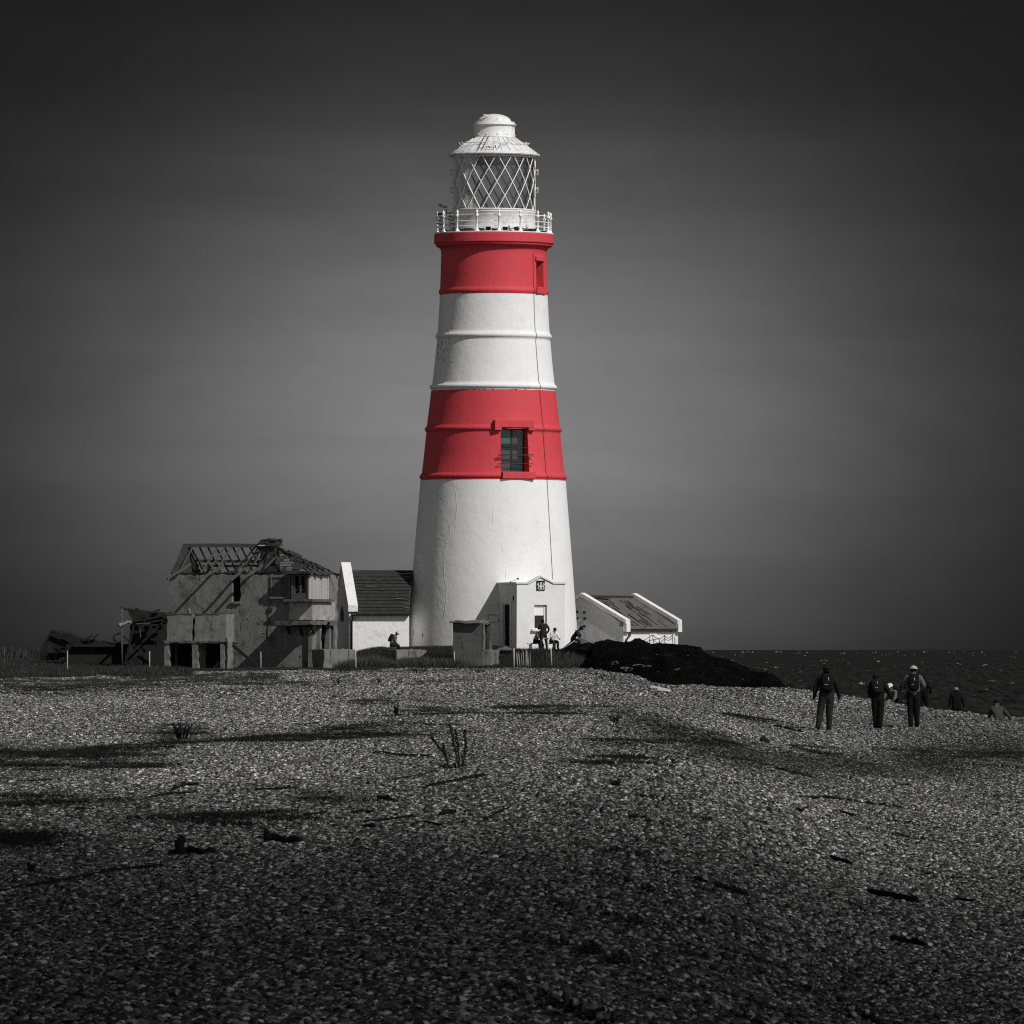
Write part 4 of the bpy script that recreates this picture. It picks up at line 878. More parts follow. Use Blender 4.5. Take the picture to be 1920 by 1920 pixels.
for X, Y in ((483, 1169), (520, 1106), (526, 1097), (494, 1187), (575, 1190), (563, 1230), (462, 1160), (470, 1240), (463, 1251)): hb(mb, X-1, X+1.2, Y-1, Y+1.4, -.02, .02)
mb.build('wall_cable', M['dark_metal'], house)

# concrete tanks on a pier stand in front of the house
TF = Fr(P(313, 1257, 433.5), -14); ts = px(433.5); tu = lambda X: (X-313)*ts/math.cos(R(14)); tz = lambda Y: (1257-Y)*ts
st = thing('tank_stand', P(370, 1257, 433.5), 'low concrete stand of beams and square piers under two tanks in front of the ruin', 'stand')
mb = MB(); TF.box(mb, tu(308), tu(429), -1.6, .08, tz(1205), tz(1202)); rough(mb.build('beam', M['conc_dark'], st), 0.045)
for X, w_ in ((312.5, 9), (366, 11), (418, 8)):
    mb = MB(); TF.box(mb, tu(X-w_/2), tu(X+w_/2), -.3, .0, -.3, tz(1205)); rough(mb.build('pier', M['conc'], st), 0.045)
    mb = MB(); TF.box(mb, tu(X-w_/2), tu(X+w_/2), -1.6, -1.3, -.3, tz(1205)); rough(mb.build('pier', M['conc'], st), 0.045)
mb = MB(); mb.box(TF(tu(428), -.2, tz(1230)), (.32, .32, 1.95), rz=R(30)); rough(mb.build('pier', M['conc'], st), 0.045)
for k, (X0, X1, lb) in enumerate(((313.5, 360.5, 'left grey concrete tank beside the leaning shed, on the stand'), (365.5, 412, 'right grey concrete tank with its sunlit end, on the stand'))):
    tk = thing('water_tank', TF((tu(X0)+tu(X1))/2, -.8, tz(1202)), lb, 'tank', 'concrete tanks in front of the ruined house')
    mb = MB(); t = .12; u0, u1 = tu(X0), tu(X1); z0, z1 = tz(1202)+.003, tz(1152)
    TF.box(mb, u0, u1, -t, 0, z0, z1); TF.box(mb, u0, u1, -1.6, -1.6+t, z0, z1); TF.box(mb, u0, u0+t, -1.6+t, -t, z0, z1); TF.box(mb, u1-t, u1, -1.6+t, -t, z0, z1); TF.box(mb, u0+t, u1-t, -1.6+t, -t, z0, z0+.1)
    rough(mb.build('tank_wall', M['conc'], tk), .045)
    mb = MB(); TF.box(mb, u0-.03, u1+.03, -.06, .035, z1, z1+.05); mb.build('rim', M['conc_dark'], tk)
mb = MB(); TF.box(mb, tu(412.2), tu(425), -1.6, -.02, tz(1202)+.003, tz(1152)); tag(mb.build('pale_slab', M['conc'], loc=TF(tu(418), -.8, tz(1202))), 'narrow upright concrete slab closing the right end of the tanks', 'slab')
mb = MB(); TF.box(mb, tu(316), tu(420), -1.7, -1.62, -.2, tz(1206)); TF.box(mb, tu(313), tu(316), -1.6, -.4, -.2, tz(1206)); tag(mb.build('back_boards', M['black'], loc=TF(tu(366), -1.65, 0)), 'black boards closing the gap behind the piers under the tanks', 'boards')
mb = MB(); mb.tube([TF(tu(353), -.1, tz(1150)), TF(tu(355), -.1, tz(1145)), TF(tu(354), -.1, tz(1141))], [.09, .06, .05], 6); mb.tube([TF(tu(352), -.1, tz(1150)), TF(tu(357), -.1, tz(1149))], .05, 6)
tag(mb.build('valve', M['conc'], loc=TF(tu(353), -.1, tz(1151))), 'small pale pipe valve standing on the left tank rim', 'valve')
mb = MB(); mb.bar(P(426, 1201, 433), P(484, 1250, 432.5), .17, .15); tag(mb.build('leaning_beam', M['timber_dark'], loc=P(484, 1255, 432.5)), 'dark timber beam leaning from the tanks down to the ground', 'beam')
mb = MB(); mb.bar(P(421, 1202, 433.2), P(446, 1207, 433), .09, .07); tag(mb.build('short_plank', M['timber_dark'], loc=P(436, 1206, 433)), 'short dark plank lying across the top of the leaning beam', 'plank')

# dark leaning shed left of the tanks
sh_ = thing('collapsed_shed', P(275, 1250, 438), 'black timber shed with sagging roof leaning beside the ruined house', 'shed')
D_ = 438.0
mb = MB(); mb.prism([P(232, 1252, D_), P(318, 1252, D_), P(320, 1150, D_), P(252, 1144, D_), P(248, 1165, D_)], (0, 3.0, 0)); rough(mb.build('wall', M['timber_dark'], sh_), 0.1)
mb = MB(); mb.prism([P(238, 1142, D_-.5), P(319, 1150, D_-.5), P(319, 1157, D_-.5), P(250, 1163, D_-.5)], (0, 3.8, 0)); rough(mb.build('roof', M['timber_dark'], sh_), 0.1)
mb = MB()
for a, b in (((247, 1166), (296, 1157)), ((262, 1170), (318, 1160)), ((290, 1146), (300, 1143)), ((296, 1158), (300, 1150)), ((266, 1205), (312, 1160)), ((252, 1168), (235, 1245)), ((248, 1170), (318, 1173))):
    mb.bar(P(*a, D_-.7), P(*b, D_-.7), .12, .1)
for k in range(10):
    X, Y = random.uniform(246, 300), random.uniform(1150, 1215); mb.bar(P(X, Y, D_-.75), P(X+random.uniform(-12, 26), Y+random.uniform(-6, 30), D_-.7), .08, .06)
mb.build_each('broken_rafter', M['timber_dark'], sh_)
mb = MB(); mb.bar(P(256, 1169, D_-.75), P(282, 1169.5, D_-.75), .04, .04); mb.bar(P(262, 1176, D_-.75), P(264, 1195, D_-.75), .04, .04); mb.build('bent_pipe', M['conc_dark'], sh_)
pp = thing('wooden_pole', P(228, 1245, 436), 'thin upright pole with a crossbar reaching to the black shed', 'pole')
mb = MB(); mb.tube([P(229.5, 1250, 436), P(228, 1200, 436), P(228.5, 1139, 436)], .06, 6); mb.build('upright', M['timber'], pp)
mb = MB(); mb.tube([P(226, 1139.5, 436), P(240, 1143, 436.2), P(252, 1144, 437)], .06, 6); mb.build('crossbar', M['timber_dark'], pp)
mb = MB(); mb.tube([P(224, 1172, 435.8), P(232, 1170, 435.9), P(240, 1166, 436), P(247, 1168, 436)], .09, 7); mb.ball(P(225, 1172, 435.8), .13, 5); mb.build('pale_pipe', M['conc'], pp)
mb = MB(); 
for pl_ in ([(224, 1188), (218, 1190), (212, 1194), (214, 1204), (210, 1208)], [(228, 1186), (220, 1189)], [(230, 1192), (240, 1200), (243, 1204)], [(213, 1196), (221, 1205), (230, 1202)], [(210, 1206), (215, 1208)]): mb.tube([P(x, y, 436) for x, y in pl_], .045, 5)
tag(mb.build('dead_branches', M['timber_dark'], loc=P(214, 1208, 436)), 'tangle of bare dead branches beside the thin pole', 'branches')
# collapsed hut far left
ht = thing('fallen_roof', P(140, 1240, 446), 'dark pitched roof of a collapsed hut lying on the ground', 'hut')
Dh = 446.0
mb = MB(); mb.prism([P(68, 1236, Dh), P(76, 1220, Dh), P(97, 1182, Dh), P(112, 1183, Dh), P(150, 1196, Dh), P(172, 1200, Dh), P(203, 1204, Dh), P(212, 1212, Dh), P(222, 1240, Dh)], (0, 5, 0)); rough(mb.build('roof', M['timber_dark'], ht), 0.1)
mb = MB()
for a, b in (((96, 1183), (66, 1238)), ((163, 1198), (173, 1190)), ((174, 1197), (184, 1190)), ((150, 1215), (205, 1207)), ((120, 1190), (210, 1222)), ((205, 1208), (228, 1206)), ((100, 1182), (160, 1214)), ((98, 1218), (170, 1212))): mb.bar(P(*a, Dh-.3), P(*b, Dh-.3), .13, .1)
for k in range(16):
    X, Y = random.uniform(90, 205), random.uniform(1200, 1226); mb.bar(P(X, Y, Dh-.35), P(X+random.uniform(8, 34), Y+random.uniform(-5, 9), Dh-.5), .1, .07)
mb.build_each('broken_rafter', M['timber_dark'], ht)
mb = MB(); mb.box(P(184, 1228, 444.5), (3.6, 1.2, 1.2), rz=.1); mb.box(P(190, 1211, 444), (3.2, .9, .12), rz=.1); tag(mb.build('low_ruin_wall', M['timber_dark'], loc=P(184, 1245, 444.5)), 'low dark remains of a wall right of the fallen roof', 'wall')

# ------------------------------------------------------------------ white store with slates, left of the tower
WD_ = 446.0; ws = px(WD_); WF = Fr(P(654.5, 1224, WD_), 8.6); wu = lambda X: (X-654.5)*ws/math.cos(R(8.6)); wz = lambda Y: (1224-Y)*ws
wst = thing('slate_roofed_store', WF.o, 'white store with steep dark slate roof and tall pale gable coping left of the tower', 'store')
G_ = 6.0; Lw = wu(767); ev = wz(1150); rg_ = wz(1068)
mb = MB(); WF.box(mb, 0, Lw, -.35, 0, -1.2, ev); WF.box(mb, .35, Lw, -G_, -G_+.35, -1.2, ev); WF.box(mb, Lw-.35, Lw, -G_+.35, -.35, -1.2, ev)
mb.prism([WF(0, -.352, -1.2), WF(0, -G_, -1.2), WF(0, -G_, ev), WF(0, -G_/2, rg_+.15), WF(0, -.352, ev+.1)], WF.u*.345); mb.build('wall', M['white_old'], wst)
mb = MB(); n = 13
for k in range(n):    # overlapping courses
    for sgn in (0, 1):
        t0, t1 = k/n, (k+1.25)/n; w0 = -G_/2+(G_/2+.3)*t0; w1 = -G_/2+(G_/2+.3)*min(t1, 1.03); z0 = rg_+(ev-.05-rg_)*t0; z1 = rg_+(ev-.05-rg_)*min(t1, 1.03)
        if sgn: w0, w1 = -G_-w0, -G_-w1
        up = .11
        q4 = [(w0, z0), (w1, z1+up), (w1, z1+up-.05), (w0, z0-.05)]; le = lambda w: Lw+(wu(789)-Lw)*min(1, max(0, -w/(G_/2)))
        mb.add([WF(.40, w, z) for w, z in q4]+[WF(le(w), w, z) for w, z in q4], [(3, 2, 1, 0), (4, 5, 6, 7), (0, 1, 5, 4), (1, 2, 6, 5), (2, 3, 7, 6), (3, 0, 4, 7)])
wr_ = mb.build('roof', M['slate'], wst)
mb = MB()
for X, Y, l in ((673, 1073, 12), (694, 1102, 16), (745, 1125.5, 15), (761, 1135, 9), (760, 1142, 8), (715, 1090, 9), (720, 1108, 6)):
    t = (Y-1068)/(1150-1068); mb.bar(WF(wu(X-2*t), -G_/2+(G_/2+.3)*t+.06, rg_+(ev-rg_)*t+.10), WF(wu(X+l-2*t), -G_/2+(G_/2+.3)*t+.07, rg_+(ev-rg_)*t+.09), .05, .03)
mb.build_each('slipped_slate', M['conc'], wr_)
mb = MB(); zc = wz(1135); zr = wz(1053)
for sgn in (1, -1):
    w0, w1 = -G_/2, .12
    if sgn < 0: w1 = -G_-.12
    mb.prism([WF(-.06, w0, zr), WF(-.06, w1, zc), WF(-.06, w1, zc-.35), WF(-.06, w0, zr-.35)], WF.u*.54)
mb.build('gable_coping', M['white_old'], wst)
mb = MB(); WF.box(mb, .15, Lw, .0, .16, ev-.12, ev+.0); WF.box(mb, .15, Lw, .16, .32, ev-.1, ev+.02); gt_ = mb.build('gutter', M['dark_metal'], wst)
mb = MB(); mb.tube([WF(.28, .22, ev-.1), WF(.2, .18, ev-.3), WF(.14, .08, ev-.45), WF(.14, .08, -.2)], .055, 7); mb.build('downpipe', M['dark_metal'], gt_)
mb = MB(); cw = -G_/2+.0; pts_ = [(cw-.75, wz(1165)), (cw+.75, wz(1165)), (cw+.75, wz(1148)), (cw+.35, wz(1139)), (cw, wz(1134)), (cw-.35, wz(1139)), (cw-.75, wz(1148))]
mb.prism([WF(-.01, w, z) for w, z in pts_], WF.u*.08); WF.box(mb, -.02, .05, cw-.08, cw+.08, wz(1103), wz(1099)); mb.build('arched_niche', M['conc_dark'], wst)

# ------------------------------------------------------------------ white outbuilding right of the tower
RD = 453.0; rs_ = px(RD); RF = Fr(P(1169, 1212, RD), 52); rL = (1196-1091)*rs_/math.cos(R(52)); rG = 6.0
rz_ = lambda Y: (1212-Y)*rs_
ob_ = thing('white_outbuilding', RF.o, 'low white outbuilding with patched grey roof between raised gable copings, right of the tower', 'outbuilding')
ev2 = rz_(1173); ri2 = rz_(1119)
mb = MB(); RF.box(mb, 0, rL, -.3, 0, -1, ev2-.05); RF.box(mb, 0, rL, -rG, -rG+.3, -1, ev2-.05)
for u in (0, rL-.3): mb.prism([RF(u, -.302, -1), RF(u, -rG+.302, -1), RF(u, -rG+.302, ev2+.2), RF(u, -rG/2, ri2+.2), RF(u, -.302, ev2+.2)], RF.u*.3)
mb.build('wall', M['white'], ob_)
mb = MB()
for sgn in (0, 1):
    w0, w1 = -rG/2, .28
    if sgn: w0, w1 = -rG/2, -rG-.28
    z1 = ev2-.12
    mb.prism([RF(.32, w0, ri2), RF(.32, w1, z1), RF(.32, w1, z1-.07), RF(.32, w0, ri2-.07)], RF.u*(rL-.64))
r2 = mb.build('roof', M['roofing'], ob_)
mb = MB()
for k in range(44):
    t = random.uniform(.03, .9); u = random.uniform(.5, rL-1.2); w = -rG/2+(rG/2+.28)*t; dw = random.uniform(.3, 1.0); z = ri2+(ev2-.12-ri2)*t; sl = (ev2-.12-ri2)/(rG/2+.28)
    mb.bar(RF(u, w, z+.02), RF(u+random.uniform(-.1, .1), min(w+dw, .2), z+.02+sl*(min(w+dw, .2)-w)), .025+random.random()*.05, .02)
mb.bar(RF(.5, -rG/2+.1, ri2+.0), RF(2.2, -rG/2+.35, ri2-.08), .18, .03)
mb.build_each('roof_patch', M['slate'], r2)
mb = MB(); RF.box(mb, .32, rL-.32, -rG/2-.1, -rG/2+.08, ri2-.02, ri2+.1); mb.build('ridge_tiles', M['slate'], r2)
for u in (-.08, rL-.34):
    mb = MB()
    for sgn in (1, -1):
        w1 = .22 if sgn > 0 else -rG-.22
        mb.prism([RF(u, -rG/2, rz_(1111)), RF(u, w1, rz_(1162)), RF(u, w1, rz_(1162)-.22), RF(u, -rG/2, rz_(1111)-.22)], RF.u*.42)
    RF.box(mb, u+.03, u+.39, .0, .26, ev2-.35, rz_(1162)-.2)
    mb.build('gable_coping', M['white_old'], ob_)
mb = MB(); RF.box(mb, .34, rL-.36, .02, .2, ev2-.32, ev2-.22); g2 = mb.build('gutter', M['dark_metal'], ob_)
mb = MB(); mb.tube([RF(.5, .16, ev2-.3), RF(.42, .14, ev2-.55), RF(.2, .1, ev2-.75), RF(.12, .08, ev2-.95), RF(.12, .08, -.3)], .06, 7); mb.build('downpipe', M['dark_metal'], g2)
mb = MB(); RF.box(mb, rL*.47, rL*.60, 0, .05, ev2-1.1, ev2-.4); mb.build('wall_panel', M['white_old'], ob_)
mb = MB(); gf = Fr(RF(0, 0, 0), 52-90)
for X, Y in ((1096.5, 1148), (1097, 1159.5), (1096.5, 1174), (1083, 1147), (1083, 1159)):
    # small square vents on the gable, measured from the front corner
    d = (1169-X)*rs_/math.sin(R(52)); RF.box(mb, -.03, .05, -d-.08, -d+.08, rz_(Y)-.07, rz_(Y)+.07)
mb.build_each('vent', M['dark_metal'], ob_)

# ------------------------------------------------------------------ concrete blocks and the small hut on the bank edge
def block(name, X0, Xm, X1, Yt, Yb, D, lb, right_az=29, mt='conc', cracks=()):
    s = px(D); f = Fr(P(Xm, Yb, D), right_az); w = (X1-Xm)*s/math.cos(R(right_az)); d = (Xm-X0)*s/math.sin(R(right_az)); h = (Yb-Yt)*s
    t = thing(name, f.o, lb, 'concrete block', 'concrete blocks along the foot of the bank')
    mb = MB(); f.box(mb, 0, w, -d, 0, -.35, h); rough(mb.build('plinth', M[mt], t), .05)
    mb = MB()
    for x, y0, y1 in cracks:
        u = (x-Xm)*s/math.cos(R(right_az)); n = 5; mb.tube([f(u+random.uniform(-.02, .02), .004, h-(y0-Yt+(y1-y0)*q/n)*s) for q in range(n+1)], .016, 4)
    if cracks: mb.build_each('crack', M['dark_metal'], t)
    return t
block('concrete_block', 583.5, 607.5, 666, 1217.5, 1263, 434.5, 'square concrete block below the canopy of the ruined house', cracks=((620, 1219, 1238), (653, 1219, 1238)))
block('concrete_block', 713.5, 743, 800, 1218, 1259, 434.5, 'square concrete block below the person sitting by the white store', cracks=((766, 1220, 1238), (789, 1220, 1238), (749, 1241, 1248)))
D8 = 433.5; s8 = px(D8); BF = Fr(P(905.5, 1263, D8), -14); bu = lambda X: (X-905.5)*s8/math.cos(R(14)); bz = lambda Y: (1263-Y)*s8
hut = thing('concrete_hut', BF.o, 'small upright concrete hut with overhanging flat slab, in front of the tower', 'hut')
mb = MB(); d8 = 1.9
BF.box(mb, bu(848.5), 0, -.2, 0, -.3, bz(1168)); BF.box(mb, bu(848.5), bu(848.5)+.2, -d8, -.2, -.3, bz(1168)); BF.box(mb, -.2, 0, -.45, -.2, bz(1219), bz(1168)); BF.box(mb, -.2, 0, -d8, -d8+.25, bz(1219), bz(1168))
BF.box(mb, bu(848.5)+.2, -.2, -d8, -d8+.2, -.3, bz(1168)); BF.box(mb, -.2, 0, -d8+.25, -.45, bz(1171), bz(1168))
rough(mb.build('wall', M['conc_dark'], hut), 0.045)
mb = MB(); BF.box(mb, bu(845), bu(903), -1.7, .28, bz(1168)+.002, bz(1164)); rough(mb.build('roof_slab', M['conc'], hut), .05)
mb = MB(); BF.box(mb, -.01, .05, -.2, .015, bz(1219), bz(1169)); mb.build('lit_edge_strip', M['conc'], hut)  # paler concrete strip stands in for the sunlit wall edge
mb = MB(); BF.box(mb, -.195, .32, -1.2, -.5, -.3, bz(1219)); BF.box(mb, .02, .42, -1.95, -1.25, -.3, bz(1219.5)); rough(mb.build('lower_plinth', M['conc'], hut), 0.045)
mb = MB(); BF.box(mb, bu(854), bu(866), -.02, .015, 0, bz(1245)); mb.build('opening', M['black'], hut)
mb = MB(); mb.tube([BF(bu(853), .06, -.2), BF(bu(852), .06, bz(1222))], .03, 6); mb.build('corner_post', M['rope'], hut)
mb = MB(); q = .028
for a, b in (((915.5, 1153), (935.5, 1152.5)), ((935.5, 1152.5), (935, 1167)), ((935, 1167), (905, 1166.5)), ((915.5, 1153), (915.2, 1160))): mb.tube([P(*a, 435), P(*b, 435)], q, 5)
tag(mb.build('wire_frame', M['dark_metal'], loc=P(920, 1166, 435)), 'thin empty rectangular frame standing out above the concrete hut', 'frame')
mb = MB(); mb.prism([P(932, 1218, 438), P(938, 1214, 438), P(948, 1210.5, 438), P(958, 1215, 438), P(962, 1219, 438)], (0, .5, 0)); tag(mb.build('rubble_slab', M['conc'], loc=P(947, 1218, 438)), 'low humped slab lying at the foot of the dark doorway', 'slab')

# ------------------------------------------------------------------ black bank right of the tower
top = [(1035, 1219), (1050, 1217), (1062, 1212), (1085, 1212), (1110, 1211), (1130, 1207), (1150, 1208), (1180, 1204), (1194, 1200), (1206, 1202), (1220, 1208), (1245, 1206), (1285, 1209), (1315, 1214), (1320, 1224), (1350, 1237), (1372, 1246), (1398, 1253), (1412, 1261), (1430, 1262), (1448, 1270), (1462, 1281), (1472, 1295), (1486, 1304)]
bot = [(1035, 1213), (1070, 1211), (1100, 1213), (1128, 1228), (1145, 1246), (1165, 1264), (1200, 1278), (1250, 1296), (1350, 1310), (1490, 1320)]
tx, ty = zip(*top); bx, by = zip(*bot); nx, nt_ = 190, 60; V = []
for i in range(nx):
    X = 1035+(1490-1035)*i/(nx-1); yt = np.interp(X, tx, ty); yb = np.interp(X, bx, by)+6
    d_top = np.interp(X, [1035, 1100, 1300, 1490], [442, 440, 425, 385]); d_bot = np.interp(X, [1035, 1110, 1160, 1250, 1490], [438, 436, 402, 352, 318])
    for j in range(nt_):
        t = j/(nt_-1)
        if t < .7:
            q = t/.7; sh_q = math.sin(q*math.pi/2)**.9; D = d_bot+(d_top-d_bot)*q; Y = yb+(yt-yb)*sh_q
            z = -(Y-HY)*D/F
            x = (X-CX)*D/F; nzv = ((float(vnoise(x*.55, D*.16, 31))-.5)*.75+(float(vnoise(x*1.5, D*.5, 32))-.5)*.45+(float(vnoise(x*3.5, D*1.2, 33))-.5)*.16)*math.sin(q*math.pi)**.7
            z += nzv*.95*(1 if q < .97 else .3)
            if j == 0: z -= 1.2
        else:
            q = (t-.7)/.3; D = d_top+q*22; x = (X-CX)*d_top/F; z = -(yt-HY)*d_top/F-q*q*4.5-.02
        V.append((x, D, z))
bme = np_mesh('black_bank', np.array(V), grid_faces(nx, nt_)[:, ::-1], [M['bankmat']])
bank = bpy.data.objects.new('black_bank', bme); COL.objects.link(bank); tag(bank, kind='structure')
mb = MB()
def chip(X, Y, D, w, h, k=1):
    for q in range(k): mb.box(P(X+random.uniform(-w, w)*(k > 1), Y+random.uniform(-h, h)*(k > 1)*.5, D), (random.uniform(.5, 1)*w*px(D), .25, random.uniform(.5, 1)*h*px(D)), rz=random.random(), rot=Matrix.Rotation(random.uniform(-.4, .4), 3, 'Y'))
def on_bank(X, Y):
    # first point of the bank's front along the sight line
    d_top = np.interp(X, [1035, 1100, 1300, 1490], [442, 440, 425, 385]); d_bot = np.interp(X, [1035, 1110, 1160, 1250, 1490], [438, 436, 402, 352, 318]); yt = np.interp(X, tx, ty); yb = np.interp(X, bx, by)+6
    s_ = min(1, max(0, (Y-yb)/(yt-yb))); q = math.asin(s_**(1/.9))/(math.pi/2); return d_bot+(d_top-d_bot)*q-2.0
for X, Y, w, h, k in ((1357, 1240, 16, 2, 1), (1375, 1243, 7, 3, 2), (1359, 1272, 6, 3, 3), (1232, 1227, 3, 2, 1), (1290, 1229, 4, 1.2, 1), (1195, 1247, 10, 2, 3), (1215, 1248, 10, 2, 3), (1270, 1255, 6, 2, 2), (1180, 1254, 12, 4, 6), (1160, 1243, 10, 4, 5), (1150, 1244, 6, 3, 3), (1393, 1274, 3, 1, 1), (1234, 1259, 3, 1, 1)):
    chip(X, Y, on_bank(X, Y), w, h, k)
tag(mb.build('pale_debris', M['conc']), 'scattered pale stones and scraps caught on the black bank', 'debris', kind='stuff')
# ------------------------------------------------------------------ people
def cloth(name, v, var=.2): return mat(name, v, .9, var, 9.0, .06, 7.0, spec=.1)
C = dict(black=cloth('black_cloth', .010), dark=cloth('dark_cloth', .014), char=cloth('charcoal_cloth', .024), grey=cloth('grey_cloth', .11), mid=cloth('mid_grey_cloth', .06), pale=cloth('pale_cloth', .42), white=cloth('white_cloth', .72, .08),
         skin=cloth('skin', .26, .08), skin_d=cloth('shaded_skin', .16, .08), hair=cloth('dark_hair', .012), hairg=cloth('fair_hair', .30, .4), shoe=cloth('dark_shoe', .015), eye=cloth('eye', .01))
BONES = [('pelvis', 'spine', 't'), ('spine', 'chest', 't'), ('chest', 'neck', 'c'), ('neck', 'head', 's'), ('head', 'crown', 's')]
for s_ in 'LR': BONES += [('chest', 'sho'+s_, 't'), ('sho'+s_, 'elb'+s_, 'a'), ('elb'+s_, 'wri'+s_, 'f'), ('wri'+s_, 'han'+s_, 's'), ('pelvis', 'hip'+s_, 'l'), ('hip'+s_, 'kne'+s_, 'l'), ('kne'+s_, 'ank'+s_, 'l'), ('ank'+s_, 'toe'+s_, 'h')]
RAD = dict(pelvis=.165, spine=.155, chest=.175, neck=.062, head=.088, crown=.075, sho=.092, elb=.066, wri=.046, han=.038, hip=.122, kne=.088, ank=.068, toe=.046)
def std_pose():
    p = dict(pelvis=(0, 0, .96), spine=(0, .0, 1.14), chest=(0, 0, 1.34), neck=(0, .01, 1.50), head=(0, .03, 1.60), crown=(0, .02, 1.69))
    for s_, k in (('L', -1), ('R', 1)):
        p.update({'sho'+s_: (k*.185, 0, 1.42), 'elb'+s_: (k*.26, -.02, 1.14), 'wri'+s_: (k*.28, .05, .90), 'han'+s_: (k*.285, .07, .82), 'hip'+s_: (k*.095, 0, .91), 'kne'+s_: (k*.11, .02, .50), 'ank'+s_: (k*.115, -.02, .085), 'toe'+s_: (k*.135, .13, .035)})
    return p
def sit_pose(seat=.42, lean=.12, fwd=.42):
    p = std_pose(); d = .96-.10-seat; L_ = lean
    for k in ('pelvis', 'spine', 'chest', 'neck', 'head', 'crown'):
        h = p[k][2]-.96; p[k] = (0, L_*h*1.6+p[k][1], seat+.10+h*.97)
    for s_, k in (('L', -1), ('R', 1)):
        p.update({'sho'+s_: (k*.185, L_*.75, seat+.55), 'elb'+s_: (k*.25, L_*.7+.14, seat+.30), 'wri'+s_: (k*.14, L_+.36, seat+.22), 'han'+s_: (k*.10, L_+.44, seat+.22), 'hip'+s_: (k*.10, .02, seat+.08), 'kne'+s_: (k*.14, fwd+.02, seat+.06), 'ank'+s_: (k*.13, fwd+.02, .085), 'toe'+s_: (k*.15, fwd+.17, .035)})
    return p
def skinned(name, p, thick=1.0):
    names = list(p); me = bpy.data.meshes.new(name); me.from_pydata([p[n] for n in names], [(names.index(a), names.index(b)) for a, b, _ in BONES], [])
    ob = bpy.data.objects.new(name, me); COL.objects.link(ob); ob.modifiers.new('skin', 'SKIN'); sv = me.skin_vertices[0].data
    for i, n in enumerate(names):
        k = n if n in RAD else n[:3]; r = RAD[k]*(1 if k in ('neck', 'head', 'crown', 'han', 'wri') else thick); sv[i].radius = (r*1.12, r*.78) if n in ('pelvis', 'spine', 'chest') else (r, r); sv[i].use_root = (n == 'pelvis')
    m = ob.modifiers.new('sub', 'SUBSURF'); m.levels = 2; m.render_levels = 2
    dg = bpy.context.evaluated_depsgraph_get(); dg.update(); out = bpy.data.meshes.new_from_object(ob.evaluated_get(dg)); bpy.data.objects.remove(ob); return out
def seg_d(q, a, b):
    ab = b-a; t = max(0, min(1, (q-a).dot(ab)/max(ab.length_squared, 1e-9))); return (q-(a+ab*t)).length
